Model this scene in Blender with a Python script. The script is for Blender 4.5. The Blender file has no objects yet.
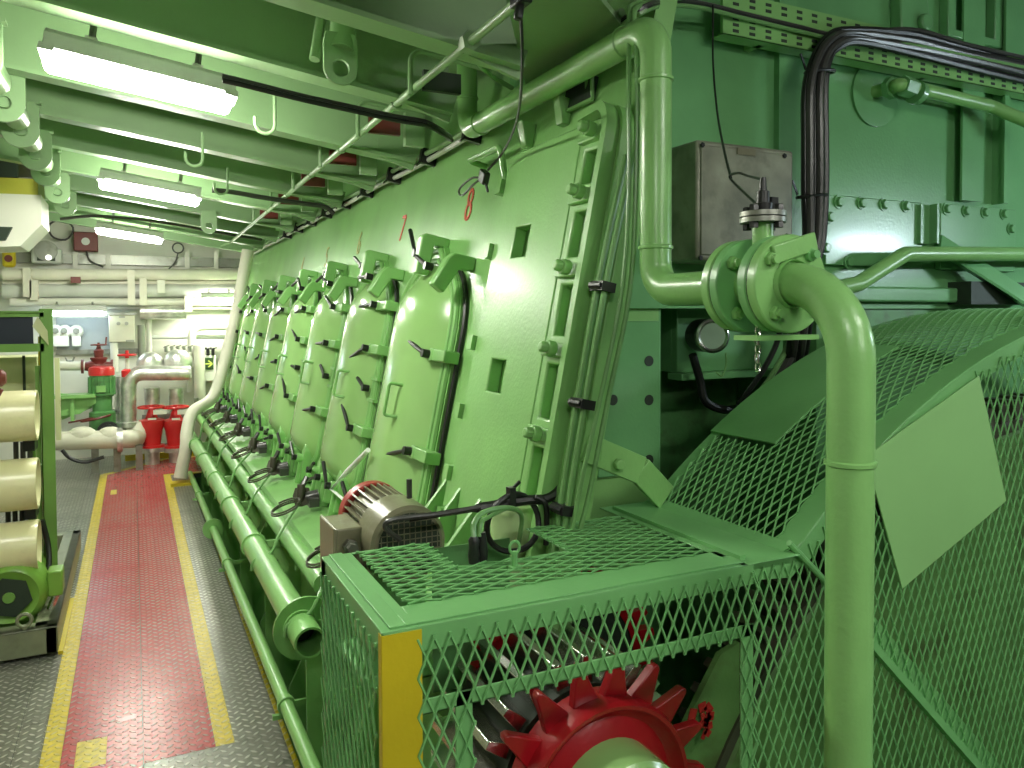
import bpy, math, random
from mathutils import Vector as V, Matrix
random.seed(7)
S = bpy.context.scene
COL = S.collection
PI = math.pi
# ------------------------------------------------------------------ camera frame (corridor = +Y, engine side = +X, up = Z)
FPX, CX, CY, H = 775.0, 512.0, 338.0, 1.9
def _d(u, v): return V((u - CX, -(v - CY), -FPX)).normalized()
yc = _d(133, 318); xc = _d(2100, 310); xc = (xc - yc * xc.dot(yc)).normalized(); zc = xc.cross(yc)
R3 = Matrix((xc, yc, zc))
CAM = V((0, 0, H))
def U(u, v, **k):
    """world point seen at pixel (u,v) on the plane x=, y= or z="""
    (a, val), = k.items(); i = 'xyz'.index(a)
    d = R3 @ V((u - CX, -(v - CY), -FPX)); return CAM + d * ((val - CAM[i]) / d[i])
# ------------------------------------------------------------------ materials
MATS = {}
def nt(name):
    m = bpy.data.materials.new(name); m.use_nodes = True
    n = m.node_tree.nodes; l = m.node_tree.links
    return m, n, l, n['Principled BSDF']
def paint(name, col, rough=.3, metal=0., var=.12, bump=.15, scale=9., dirt=0., dirtcol=(.05, .035, .02), spec=.5, coat=0.):
    m, n, l, p = nt(name)
    tc = n.new('ShaderNodeTexCoord')
    nz = n.new('ShaderNodeTexNoise'); nz.inputs['Scale'].default_value = scale * .35; nz.inputs['Detail'].default_value = 5
    l.new(tc.outputs['Object'], nz.inputs['Vector'])
    rp = n.new('ShaderNodeValToRGB')
    a = [c * (1 - var) for c in col]; b = [min(1, c * (1 + var)) for c in col]
    rp.color_ramp.elements[0].position = .3; rp.color_ramp.elements[1].position = .7
    rp.color_ramp.elements[0].color = (*a, 1); rp.color_ramp.elements[1].color = (*b, 1)
    l.new(nz.outputs['Fac'], rp.inputs['Fac']); out = rp.outputs['Color']
    if dirt:
        n2 = n.new('ShaderNodeTexNoise'); n2.inputs['Scale'].default_value = scale; n2.inputs['Detail'].default_value = 8
        l.new(tc.outputs['Object'], n2.inputs['Vector'])
        r2 = n.new('ShaderNodeValToRGB'); r2.color_ramp.elements[0].position = .52; r2.color_ramp.elements[1].position = .75
        r2.color_ramp.elements[0].color = (0, 0, 0, 1); r2.color_ramp.elements[1].color = (dirt, dirt, dirt, 1)
        l.new(n2.outputs['Fac'], r2.inputs['Fac'])
        mx = n.new('ShaderNodeMixRGB'); mx.inputs[2].default_value = (*dirtcol, 1)
        l.new(r2.outputs['Color'], mx.inputs[0]); l.new(out, mx.inputs[1]); out = mx.outputs[0]
    l.new(out, p.inputs['Base Color'])
    p.inputs['Roughness'].default_value = rough; p.inputs['Metallic'].default_value = metal
    p.inputs['Specular IOR Level'].default_value = spec
    if coat: p.inputs['Coat Weight'].default_value = coat; p.inputs['Coat Roughness'].default_value = .14
    if bump:
        n3 = n.new('ShaderNodeTexNoise'); n3.inputs['Scale'].default_value = 70; n3.inputs['Detail'].default_value = 2
        l.new(tc.outputs['Object'], n3.inputs['Vector'])
        bp = n.new('ShaderNodeBump'); bp.inputs['Strength'].default_value = bump; bp.inputs['Distance'].default_value = .004
        l.new(n3.outputs['Fac'], bp.inputs['Height']); l.new(bp.outputs['Normal'], p.inputs['Normal'])
    MATS[name] = m; return m
def glow(name, col, s):
    m, n, l, p = nt(name)
    p.inputs['Base Color'].default_value = (.9, .9, .85, 1)
    p.inputs['Emission Color'].default_value = (*col, 1); p.inputs['Emission Strength'].default_value = s
    MATS[name] = m; return m
GREEN = (.235, .49, .155)
G = paint('green_paint', GREEN, .33, bump=.25, coat=.12)
GD = paint('green_door_paint', (.29, .52, .175), .2, bump=.06, var=.06, coat=.4)
GW = paint('green_casing_paint', (.15, .39, .15), .3, bump=.22, var=.12, coat=.2)
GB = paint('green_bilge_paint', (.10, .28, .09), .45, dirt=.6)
GG = paint('green_guard_paint', (.175, .43, .15), .36, bump=.1, var=.1)
GP = paint('frontlit_green_cover', (.27, .52, .19), .42, bump=.05, var=.04)  # guard green made lighter: the plate's frontal light is put into the colour
GR = paint('rusty_green_plate', (.11, .24, .065), .5, dirt=.8, scale=6, dirtcol=(.05, .035, .012))
GL = paint('left_frame_green', (.15, .30, .065), .35)
GM = paint('left_motor_green', (.17, .34, .05), .4)
CEIL = paint('ceiling_green', (.25, .40, .195), .35, var=.08)
WHITE = paint('white_wall_paint', (.72, .72, .62), .45, var=.05)
CREAM = paint('cream_paint', (.66, .62, .36), .3, var=.05, dirt=.15)
CRM2 = paint('cream_cabinet', (.52, .54, .30), .4, var=.08)
LAG = paint('white_lagging', (.72, .70, .58), .55, var=.1, bump=.5)
FOIL = paint('silver_lagging', (.72, .72, .68), .3, metal=.8, bump=1., var=.3, scale=30)
RED = paint('red_paint', (.36, .006, .012), .3, var=.15, coat=.3)
REDV = paint('red_valve_paint', (.62, .03, .03), .3)
DRED = paint('maroon_paint', (.16, .03, .025), .45)
YEL = paint('yellow_paint', (.56, .44, .015), .35, var=.12)
OLIVE = paint('olive_yellow_paint', (.42, .42, .05), .45)
BLACK = paint('black_rubber', (.012, .013, .012), .38, var=.2, bump=.05)
CABLE = paint('dark_cable_sheath', (.05, .05, .045), .3, var=.3)
CAB2 = paint('green_cable_sheath', (.17, .36, .12), .35)
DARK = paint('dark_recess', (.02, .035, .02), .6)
STEEL = paint('bright_steel', (.62, .62, .58), .25, metal=1., dirt=.3)
DEVM = paint('grimy_brown_metal', (.085, .08, .055), .4, metal=.4, var=.4)
DST = paint('dull_steel', (.28, .29, .25), .4, metal=.7, dirt=.5)
GREY = paint('grey_motor_paint', (.215, .205, .13), .28, var=.15, dirt=.35)
GBOX = paint('stained_grey_box', (.25, .26, .19), .38, metal=.2, var=.4, scale=16, dirt=.5, dirtcol=(.09, .09, .06))
LGREY = paint('light_grey', (.55, .57, .52), .4)
SKID = paint('skid_grey_green', (.19, .21, .13), .4, dirt=.4)
NAVY = paint('dark_navy_mesh', (.016, .022, .035), .35)
GLASS = paint('gauge_glass', (.24, .34, .24), .08, var=.25, bump=0)
WLEV = paint('white_sleeve', (.85, .88, .85), .3)
SIGNG = paint('dark_green_sign', (.03, .07, .02), .4)
SIGNY = paint('arrow_yellow', (.55, .6, .12), .4)
NUM = paint('stencil_red', (.62, .07, .02), .5, var=.1, bump=0)
NUMF = paint('faded_stencil', (.42, .40, .14), .5, bump=0)
TUBE = glow('tube_light', (1., 1., .88), 125.)
TUBE3 = glow('tube_light_dim', (1., 1., .92), 54.)
TUBE4 = glow('tube_light_cool_dim', (.75, .92, 1.), 190.)
TUBE2 = glow('cool_tube_light', (.72, .90, 1.), 16.)
LAMP = glow('lamp_lens', (1, 1, .9), 2.)

def checker(name, base, metal, rough, worn):
    """diamond tread plate: raised lozenges, tops worn to metal and lightened as glints"""
    m, n, l, p = nt(name)
    def mth(op, a, b=None, c=None):
        q = n.new('ShaderNodeMath'); q.operation = op
        for i, x in enumerate((a, b, c)):
            if x is None: continue
            if isinstance(x, (int, float)): q.inputs[i].default_value = x
            else: l.new(x, q.inputs[i])
        return q.outputs[0]
    tc = n.new('ShaderNodeTexCoord'); sx = n.new('ShaderNodeSeparateXYZ'); l.new(tc.outputs['Object'], sx.inputs[0])
    P = .042
    x = mth('DIVIDE', mth('ADD', sx.outputs[0], sx.outputs[1]), P * 1.414); y = mth('DIVIDE', mth('SUBTRACT', sx.outputs[0], sx.outputs[1]), P * 1.414)
    fx = mth('SUBTRACT', mth('FRACT', x), .5); fy = mth('SUBTRACT', mth('FRACT', y), .5)
    par = mth('MODULO', mth('ABSOLUTE', mth('ADD', mth('FLOOR', x), mth('FLOOR', y))), 2.)
    inv = mth('SUBTRACT', 1., par)
    a = mth('ADD', mth('MULTIPLY', fx, par), mth('MULTIPLY', fy, inv)); b = mth('ADD', mth('MULTIPLY', fy, par), mth('MULTIPLY', fx, inv))
    e = mth('SQRT', mth('ADD', mth('POWER', mth('ABSOLUTE', mth('DIVIDE', a, .50)), 2.), mth('POWER', mth('ABSOLUTE', mth('DIVIDE', b, .19)), 2.)))
    hgt = n.new('ShaderNodeMapRange'); hgt.inputs[1].default_value = 1.0; hgt.inputs[2].default_value = .55
    l.new(e, hgt.inputs[0])
    nz = n.new('ShaderNodeTexNoise'); nz.inputs['Scale'].default_value = 3.; nz.inputs['Detail'].default_value = 6; l.new(tc.outputs['Object'], nz.inputs['Vector'])
    n4 = n.new('ShaderNodeTexNoise'); n4.inputs['Scale'].default_value = 24.; n4.inputs['Detail'].default_value = 4; l.new(tc.outputs['Object'], n4.inputs['Vector'])
    w = n.new('ShaderNodeMapRange'); w.inputs[1].default_value = .25; w.inputs[2].default_value = .6; l.new(nz.outputs['Fac'], w.inputs[0])
    wear_glint = mth('MULTIPLY', mth('MULTIPLY', hgt.outputs[0], w.outputs[0]), worn)
    mx = n.new('ShaderNodeMixRGB'); l.new(wear_glint, mx.inputs[0])
    rp = n.new('ShaderNodeValToRGB'); rp.color_ramp.elements[0].position = .3; rp.color_ramp.elements[1].position = .7
    rp.color_ramp.elements[0].color = (*[c * .72 for c in base], 1); rp.color_ramp.elements[1].color = (*[min(1, c * 1.15) for c in base], 1)
    l.new(n4.outputs['Fac'], rp.inputs[0]); l.new(rp.outputs[0], mx.inputs[1]); mx.inputs[2].default_value = (.80, .78, .72, 1)  # bare metal colour, brightened to carry the glare on the lozenges
    l.new(mx.outputs[0], p.inputs['Base Color'])
    l.new(mth('MAXIMUM', mth('MULTIPLY', wear_glint, .8), metal), p.inputs['Metallic'])
    p.inputs['Roughness'].default_value = rough
    bp = n.new('ShaderNodeBump'); bp.inputs['Strength'].default_value = 1.; bp.inputs['Distance'].default_value = .009
    l.new(hgt.outputs[0], bp.inputs['Height']); l.new(bp.outputs[0], p.inputs['Normal'])
    MATS[name] = m; return m
F_GREY = checker('tread_plate_steel', (.23, .23, .19), .5, .3, .95)
F_RED = checker('tread_plate_red', (.42, .028, .032), .0, .27, .65)
F_YEL = checker('tread_plate_yellow', (.66, .50, .02), .0, .33, .55)

# ------------------------------------------------------------------ mesh builder
class MB:
    def __init__(s): s.v = []; s.f = []; s.m = []; s.mi = 0
    def add(s, vs, fs):
        o = len(s.v); s.v += [V(p) for p in vs]
        for f in fs: s.f.append([o + i for i in f]); s.m.append(s.mi)
        return s
    def box(s, c, d, rot=None):
        c = V(c); h = [x / 2 for x in d]
        vs = [V((i * h[0], j * h[1], k * h[2])) for i in (-1, 1) for j in (-1, 1) for k in (-1, 1)]
        if rot is not None: vs = [rot @ p for p in vs]
        return s.add([c + p for p in vs], [(0, 1, 3, 2), (4, 6, 7, 5), (0, 4, 5, 1), (2, 3, 7, 6), (0, 2, 6, 4), (1, 5, 7, 3)])
    def bb(s, a, b):
        a, b = V(a), V(b); return s.box((a + b) / 2, [abs(x) for x in (b - a)])
    def prism(s, pts, ext):
        n = len(pts); e = V(ext); pts = [V(p) for p in pts]
        return s.add(pts + [p + e for p in pts], [list(range(n))[::-1], list(range(n, 2 * n))] + [(i, (i + 1) % n, n + (i + 1) % n, n + i) for i in range(n)])
    def loft(s, rings, closed=True, caps=True):
        n = len(rings[0]); o = [p for r in rings for p in r]; fs = []
        for k in range(len(rings) - 1):
            for i in range(n if closed else n - 1):
                j = (i + 1) % n; fs.append((k * n + i, k * n + j, (k + 1) * n + j, (k + 1) * n + i))
        if caps and closed: fs += [list(range(n))[::-1], [(len(rings) - 1) * n + i for i in range(n)]]
        return s.add(o, fs)
    def lathe(s, p, axis, prof, seg=24, caps=True):
        """prof: list of (distance along axis, radius)"""
        p = V(p); a = V(axis).normalized(); t = a.orthogonal().normalized(); b = a.cross(t)
        return s.loft([[p + a * d + (t * math.cos(2 * PI * i / seg) + b * math.sin(2 * PI * i / seg)) * r for i in range(seg)] for d, r in prof], True, caps)
    def cyl(s, p0, p1, r, seg=16, r1=None):
        p0, p1 = V(p0), V(p1); return s.lathe(p0, p1 - p0, [(0, r), ((p1 - p0).length, r if r1 is None else r1)], seg)
    def tube(s, path, r, seg=10, closed=False, hollow=False):
        P = [V(p) for p in path]; n = len(P); rings = []
        T = []
        for i in range(n):
            if closed: t = P[(i + 1) % n] - P[i - 1]
            else: t = P[min(i + 1, n - 1)] - P[max(i - 1, 0)]
            T.append(t.normalized() if t.length > 1e-9 else V((0, 0, 1)))
        N = T[0].orthogonal().normalized()
        for i in range(n):
            N = (N - T[i] * N.dot(T[i]))
            N = N.normalized() if N.length > 1e-6 else T[i].orthogonal().normalized()
            B = T[i].cross(N); rr = r[i] if isinstance(r, (list, tuple)) else r
            rings.append([P[i] + (N * math.cos(2 * PI * k / seg) + B * math.sin(2 * PI * k / seg)) * rr for k in range(seg)])
        if closed: rings.append(rings[0])
        return s.loft(rings, True, not closed and not hollow)
    def bar(s, p0, p1, w, t, nrm):
        """flat bar from p0 to p1, width w across, thickness t along nrm"""
        p0, p1 = V(p0), V(p1); d = (p1 - p0).normalized(); n = V(nrm); n = (n - d * n.dot(d)).normalized(); b = d.cross(n)
        q = [b * (w / 2) + n * (t / 2), -b * (w / 2) + n * (t / 2), -b * (w / 2) - n * (t / 2), b * (w / 2) - n * (t / 2)]
        return s.loft([[p0 + x for x in q], [p1 + x for x in q]])
    def sph(s, c, r, seg=12, rings=8, sc=(1, 1, 1)):
        c = V(c); R = []
        for i in range(1, rings):
            a = PI * i / rings
            R.append([c + V((sc[0] * r * math.sin(a) * math.cos(2 * PI * k / seg), sc[1] * r * math.sin(a) * math.sin(2 * PI * k / seg), sc[2] * r * math.cos(a))) for k in range(seg)])
        return s.loft(R)
    def bolt(s, p, ax, r=.012, h=.012):
        return s.lathe(p, ax, [(0, r), (h * .8, r), (h, r * .8)], 6)
    def build(s, name, mat, parent=None, bevel=0., smooth=True, kind=None, label=None):
        me = bpy.data.meshes.new(name)
        off = V((0, 0, 0)); q = parent
        while q is not None: off += V(q.location); q = q.parent
        me.from_pydata([p - off for p in s.v], [], s.f)
        mats = mat if isinstance(mat, (list, tuple)) else [mat]
        for m in mats: me.materials.append(m)
        if len(mats) > 1: me.polygons.foreach_set('material_index', s.m)
        me.validate(); me.update()
        import bmesh
        b = bmesh.new(); b.from_mesh(me); bmesh.ops.recalc_face_normals(b, faces=b.faces); b.to_mesh(me); b.free()
        o = bpy.data.objects.new(name, me); COL.objects.link(o)
        if parent is not None: o.parent = parent
        if bevel:
            bv = o.modifiers.new('bevel', 'BEVEL'); bv.width = bevel; bv.segments = 2; bv.limit_method = 'ANGLE'; bv.angle_limit = math.radians(35)
        if smooth:
            me.polygons.foreach_set('use_smooth', [True] * len(me.polygons)); me.set_sharp_from_angle(angle=math.radians(38))
        if kind: o['kind'] = kind
        if label: o['label'] = label
        return o
def thing(name, loc, label, cat, group=None):
    o = bpy.data.objects.new(name, None); o.location = V(loc); o.empty_display_size = .1; COL.objects.link(o)
    o['label'] = label; o['category'] = cat
    if group: o['group'] = group
    return o
def tag(o, label, cat, group=None):
    o['label'] = label; o['category'] = cat
    if group: o['group'] = group
    return o
def copy_tree(o, parent=None):
    c = o.copy(); COL.objects.link(c)
    if parent is not None: c.parent = parent
    for ch in list(o.children): copy_tree(ch, c)
    return c
def arc(c, a, b, r, t0, t1, n=10):
    c, a, b = V(c), V(a), V(b)
    return [c + a * (r * math.cos(t0 + (t1 - t0) * i / n)) + b * (r * math.sin(t0 + (t1 - t0) * i / n)) for i in range(n + 1)]
def smooth_path(pts, n=8):
    P = [V(p) for p in pts]; P = [P[0] * 2 - P[1]] + P + [P[-1] * 2 - P[-2]]; out = []
    for i in range(1, len(P) - 2):
        for k in range(n):
            t = k / n; a, b, c, d = P[i - 1:i + 3]
            out.append(.5 * ((2 * b) + (c - a) * t + (2 * a - 5 * b + 4 * c - d) * t * t + (3 * b - a - 3 * c + d) * t ** 3))
    out.append(P[-2]); return out
def bend(pts, r, n=8):
    """polyline with rounded corners of radius r"""
    P = [V(p) for p in pts]; out = [P[0]]
    for i in range(1, len(P) - 1):
        a = (P[i - 1] - P[i]).normalized(); b = (P[i + 1] - P[i]).normalized()
        th = a.angle(b); d = r / math.tan(th / 2); d = min(d, (P[i - 1] - P[i]).length * .49 if i > 1 else d, (P[i + 1] - P[i]).length * .99)
        rr = d * math.tan(th / 2); c = P[i] + (a + b).normalized() * (rr / math.sin(th / 2))
        s0 = P[i] + a * d - c; s1 = P[i] + b * d - c; ang = s0.angle(s1); ax = s0.cross(s1).normalized()
        for k in range(n + 1): out.append(c + Matrix.Rotation(ang * k / n, 3, ax) @ s0)
    out.append(P[-1]); return out
def inpoly(x, y, poly):
    c = False; n = len(poly)
    for i in range(n):
        x0, y0 = poly[i]; x1, y1 = poly[(i + 1) % n]
        if (y0 > y) != (y1 > y) and x < (x1 - x0) * (y - y0) / (y1 - y0) + x0: c = not c
    return c
def expanded(fn, a0, a1, b0, b1, pa, pb, inside, w=.0045, t=.004):
    """expanded metal: zigzag strands, diamond pa x pb, on the surface fn(a,b)->(point, normal)"""
    mb = MB(); ha, hb = pa / 2, pb / 2
    na, nb = int((a1 - a0) / ha) + 1, int((b1 - b0) / hb) + 1
    def node(i, j):
        p, n = fn(a0 + i * ha, b0 + j * hb); return p, n
    for i in range(na):
        for j in range(nb):
            if (i + j) % 2: continue
            for dj in (1, -1):
                ca, cb = a0 + (i + .5) * ha, b0 + (j + .5 * dj) * hb
                if not inside(ca, cb): continue
                p, n = node(i, j); q, m = node(i + 1, j + dj)
                mb.bar(p + n * (.0015 * dj), q + m * (.0015 * dj), w, t, (n + m) + (q - p).normalized().cross(n) * .8)
            if inside(a0 + i * ha, b0 + j * hb):
                p, n = node(i, j); q, m = fn(a0 + i * ha, b0 + j * hb + .1 * pb)
                d = (q - p); mb.bar(p - d * .9, p + d * .9, w * 1.9, t * 1.5, n)
    return mb
# =================================================================== SETTING
def struct(mb, name, mat, **k):
    o = mb.build(name, mat, kind='structure', **k); return o
# floor: tread plates with painted walkway
fl = MB()
def plate(x0, x1, y0, y1, mi, g=.0018, z=0.):
    fl.mi = mi; fl.bb((x0 + g, y0 + g, z - .008), (x1 - g, y1 - g, z))
def polyplate(pts, mi):
    fl.mi = mi; fl.prism([(x, y, -.008) for x, y in pts], (0, 0, .008))
for y0, y1 in ((-1.2, 1.5), (1.5, 4.2), (4.2, 6.9), (6.9, 9.6), (9.6, 12)):
    plate(-2.6, -1.55, y0, y1, 0); plate(-1.55, -.50, y0, y1, 0)
    plate(-.50, -.39, y0, y1, 0)
for y0, y1 in ((-1.2, 3.33), (3.33, 4.15), (4.15, 5.6), (5.6, 8.1), (8.1, 10.5)): plate(-.39, -.31, y0, y1, 2, .0008)
for y0, y1 in ((-1.2, 3.69), (3.93, 4.06), (4.06, 4.40), (4.40, 5.2), (5.2, 6.1), (6.1, 7.3), (7.3, 9.35), (9.6, 10.4)): plate(-.31, .01, y0, y1, 1)
plate(-.31, -.255, 3.69, 3.93, 1, .0002); plate(-.255, -.135, 3.69, 3.93, 2, .0002); plate(-.135, .01, 3.69, 3.93, 1, .0002)
plate(-.31, -.25, 9.35, 9.6, 1, .0002); plate(-.25, -.19, 9.35, 9.6, 2, .0002); plate(-.19, .01, 9.35, 9.6, 1, .0002)
fl.mi = 4; fl.prism([(-.10, 4.065, .0), (-.06, 4.09, .0), (-.01, 4.085, .0), (-.02, 4.045, .0), (-.08, 4.035, .0)], (0, 0, .0015))
plate(.01, .585, -1.2, 3.62, 0)
for y0, y1 in ((3.62, 5.2), (5.2, 8.0), (8.0, 10.27)): plate(.01, .30, y0, y1, 1)
for y0, y1 in ((3.62, 5.2), (5.2, 10.2)): plate(.30, .38, y0, y1, 2, .0006); plate(.38, .585, y0, y1, 0)
plate(.585, .607, -1.2, 10.2, 2, .0005)
polyplate([(.301, 10.2), (1.3, 10.2), (1.3, 10.27), (.301, 10.27)], 2)
polyplate([(-.31, 10.402), (.008, 10.402), (.008, 10.272), (1.3, 10.272), (1.3, 11.36), (.38, 11.36), (-.31, 10.55)], 1)
polyplate([(-.31, 10.55), (.38, 11.36), (1.3, 11.36), (1.3, 11.44), (.34, 11.44), (-.39, 10.6), (-.39, 10.502), (-.31, 10.502)], 2)
polyplate([(-.39, 10.61), (.335, 11.445), (1.3, 11.445), (1.3, 12), (-.39, 12)], 0)
fl.mi = 3; fl.bb((-2.6, -1.2, -.06), (.6, 12, -.0085)); fl.bb((.6, 10.2, -.06), (1.3, 12, -.0085))
struct(fl, 'floor', [F_GREY, F_RED, F_YEL, DARK, RED])
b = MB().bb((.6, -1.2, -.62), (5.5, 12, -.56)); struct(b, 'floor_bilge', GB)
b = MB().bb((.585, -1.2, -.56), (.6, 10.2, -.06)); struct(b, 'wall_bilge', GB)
WY = 12.0
b = MB().bb((-2.75, WY, -.1), (3.2, WY + .12, 3.7)); struct(b, 'wall_far', WHITE)
b = MB().bb((-2.75, -1.2, -.1), (-2.6, WY, 3.9)); struct(b, 'wall_left', WHITE)
# sloping deckhead with transverse T-beams
TS = .14
def cz(x, h=0): return 2.95 - TS * x + h
b = MB()
for xr, ya, yb in ((1.16, -1.2, 2.0), (1.48, 2.0, WY)): b.prism([(-2.6, ya, cz(-2.6, .32)), (xr, ya, cz(xr, .32)), (xr, ya, cz(xr, .37)), (-2.6, ya, cz(-2.6, .37))], (0, yb - ya, 0))
struct(b, 'ceiling', CEIL)
BEAMS = [-.6, .6, 1.75, 2.50, 3.18, 4.17, 4.98, 5.85, 6.8, 7.8, 8.8, 9.8, 10.8]
for i, y in enumerate(BEAMS):
    b = MB()
    x0, x1 = -2.6, (1.42 if y > 3.5 else 1.25 if y > 2 else 1.10)
    b.prism([(x0, y - .055, cz(x0)), (x1, y - .055, cz(x1)), (x1, y - .055, cz(x1, .018)), (x0, y - .055, cz(x0, .018))], (0, .11, 0))
    b.prism([(x0, y - .008, cz(x0, .018)), (x1, y - .008, cz(x1, .018)), (x1, y - .008, cz(x1, .32)), (x0, y - .008, cz(x0, .32))], (0, .016, 0))
    # haunch at the engine end
    b.prism([(x1 - .2, y - .01, cz(x1 - .2, .0)), (x1, y - .01, cz(x1, -.03)), (x1 + .04, y - .01, cz(x1 + .04, .1)), (x1 - .2, y - .01, cz(x1 - .2, .1))], (0, .02, 0))
    struct(b, 'ceiling_beam' if i == 0 else 'ceiling_beam.%03d' % i, CEIL)

b = MB().prism([(1.52, 2.95, 2.85), (.86, 1.85, 2.85), (.86, -1.2, 2.85), (1.10, -1.2, 2.85), (1.22, 1.95, 2.85), (1.52, 2.2, 2.85)], (0, 0, .02)); struct(b, 'trim_1', CEIL)
# =================================================================== ENGINE
A = math.atan(.2069); SA, CA = math.sin(A), math.cos(A)
X0 = 1.21 - .2069 * 1.236
def F(y, z, h=0.):
    """point on the slanted crankcase face at corridor distance y, height z, stand-off h"""
    return V((X0 + .2069 * z - CA * h, y, z + SA * h))
UP = V((SA, 0, CA)); NO = V((-CA, 0, SA)); YA = V((0, 1, 0))
FR = Matrix((NO, YA, UP)).transposed()      # local (normal, along, up) -> world
EY0, EY1 = 2.10, 11.35
eng = thing('marine_engine', (1.6, 6.5, -.56), 'long green marine engine with a sloping side of numbered crankcase doors', 'engine')
def fx(z): return X0 + .2069 * z
b = MB()
b.prism([(fx(.74), EY0, .74), (fx(3.2), EY0, 3.2), (fx(3.2) + .08, EY0, 3.2), (fx(.74) + .08, EY0, .74)], (0, EY1 - EY0, 0))
b.prism([(fx(.9) + .08, 2.53, .9), (fx(3.2) + .08, 2.53, 3.2), (1.89, 2.53, 3.2), (1.89, 2.53, .9)], (0, EY1 - 2.53, 0))
b.build('crankcase_side', G, eng)
b = MB()                                     # bedplate with flat top ledge
b.prism([(.80, 2.35, .73), (1.30, 2.35, .76), (1.30, 2.35, -.56), (.98, 2.35, -.56), (.98, 2.35, .50), (.80, 2.35, .68)], (0, EY1 - 2.35, 0))
for k in range(9):
    y = 3.2 + 1.02 * k
    b.prism([(.72, y, -.1), (.98, y, .45), (.98, y, -.56), (.72, y, -.56)], (0, .02, 0))
b.build('bedplate', G, eng)
# ---- end casing plane y = 2.5, right of the engine
EW = 2.5
b = MB()
b.bb((1.56, EW, 1.93), (5.6, 3.2, 4.4))                       # upper casing
b.bb((1.60, EW + .03, .3), (1.90, 3.1, 1.93))                 # column
b.bb((1.3, EW + .25, -.56), (1.9, 3.1, .3))
b.build('end_casing', GW, eng)
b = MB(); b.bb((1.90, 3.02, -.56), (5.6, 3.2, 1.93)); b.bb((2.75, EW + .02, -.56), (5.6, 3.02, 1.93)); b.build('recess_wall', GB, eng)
b = MB()
b.box((1.735, EW + .02, 1.58), (.29, .03, .60)); pl = b
pl.build('perforated_plate', GW, eng, bevel=.004)
for u, v in ((613, 400), (649, 400), (614, 361), (649, 361), (649, 460)):
    p = U(u, v, y=EW + .004); MB().cyl(p + V((0, .002, 0)), p + V((0, -.0015, 0)), .021, 20).build('plate_hole', DARK, eng)
# vertical stiffeners
for (u0, w, d) in ((968, .12, .04), (1004, .03, .06)):
    p = U(u0, 150, y=EW - d)
    b = MB().bb((p.x, EW - d, 2.46), (p.x + w * .35, EW, 4.2)); b.bb((p.x - w * .5, EW - d - .012, 2.46), (p.x + w * .85, EW - d, 4.2))
    b.build('stiffener', GW, eng)
p0 = U(790, 40, y=EW - .02); b = MB().bb((p0.x - .07, EW - .03, 2.0), (p0.x + .03, EW, 4.2)); b.build('stiffener', GW, eng)
# step under the bolted plates and lower apron
b = MB().bb((2.75, EW - .05, 1.96), (5.6, EW, 2.03)); b.build('apron', GW, eng, bevel=.01)
# bolted cover plates
def bolted(u0, v0, u1, v1, bolts, nm='bolted_plate'):
    a, c = U(u0, v0, y=EW - .03), U(u1, v1, y=EW - .03)
    o = MB().bb((a.x, EW - .03, min(a.z, c.z)), (c.x, EW, max(a.z, c.z))).build(nm, GW, eng, bevel=.004)
    for bu, bv in bolts:
        p = U(bu, bv, y=EW - .03); m = MB().bolt(p, (0, -1, 0), .022, .022); m.cyl(p, p + V((0, -.006, 0)), .03, 12); m.build('bolt_head', GW, o)
bolted(826, 194, 922, 268, [(838, 202), (861, 203), (883, 204.5), (905, 206), (829, 217), (825, 248), (848, 262), (905, 256)])
bolted(941, 203, 1015, 272, [(946, 209), (965, 211), (984, 212.5), (1003, 214), (1010, 229), (1009, 255)])
# angle bracket strut
a = U(931, 205, y=EW - .05); c = U(931, 244, y=EW - .05)
b = MB().bb((a.x - .07, EW - .05, c.z), (a.x + .0, EW - .03, a.z)); b.bb((a.x - .01, EW - .09, c.z), (a.x + .005, EW - .03, a.z))
p, q = U(940, 243, y=EW - .06), U(1030, 300, y=EW - .17)
b.bar(p, q, .09, .015, (0, -1, .3)); b.bar(p + V((0, 0, -.04)), q + V((0, 0, -.04)), .08, .012, (0, .3, -1))
b.build('strut', GW, eng)
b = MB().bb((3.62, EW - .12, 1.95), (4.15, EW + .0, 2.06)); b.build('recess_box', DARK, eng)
# lifting lug, small window frame high on the casing
p = U(918, 18, y=EW - .06); b = MB(); b.prism([p + V((-.11, 0, -.1)), p + V((.0, 0, -.12)), p + V((.09, 0, -.02)), p + V((.07, 0, .1)), p + V((-.03, 0, .13)), p + V((-.12, 0, .08))], (0, .06, 0))
b.cyl(p + V((.03, -.001, -.02)), p + V((.03, -.03, -.02)), .04, 14)
b.build('lifting_lug', GW, eng, bevel=.008)
p = U(975, 15, y=EW - .05); b = MB(); b.bb((p.x - .2, EW - .05, p.z - .13), (p.x + .22, EW, p.z - .09)); b.bb((p.x - .2, EW - .05, p.z - .1), (p.x - .14, EW, p.z + .3)); b.bb((p.x + .16, EW - .05, p.z - .1), (p.x + .22, EW, p.z + .3))
b.build('opening_frame', GW, eng, bevel=.006)
p = U(874, 95, y=EW - .005); MB().lathe(p + V((0, .004, 0)), (0, -1, 0), [(0, .145), (.012, .145), (.014, .13), (.014, .0)], 40).build('wall_disc', GW, eng)

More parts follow.
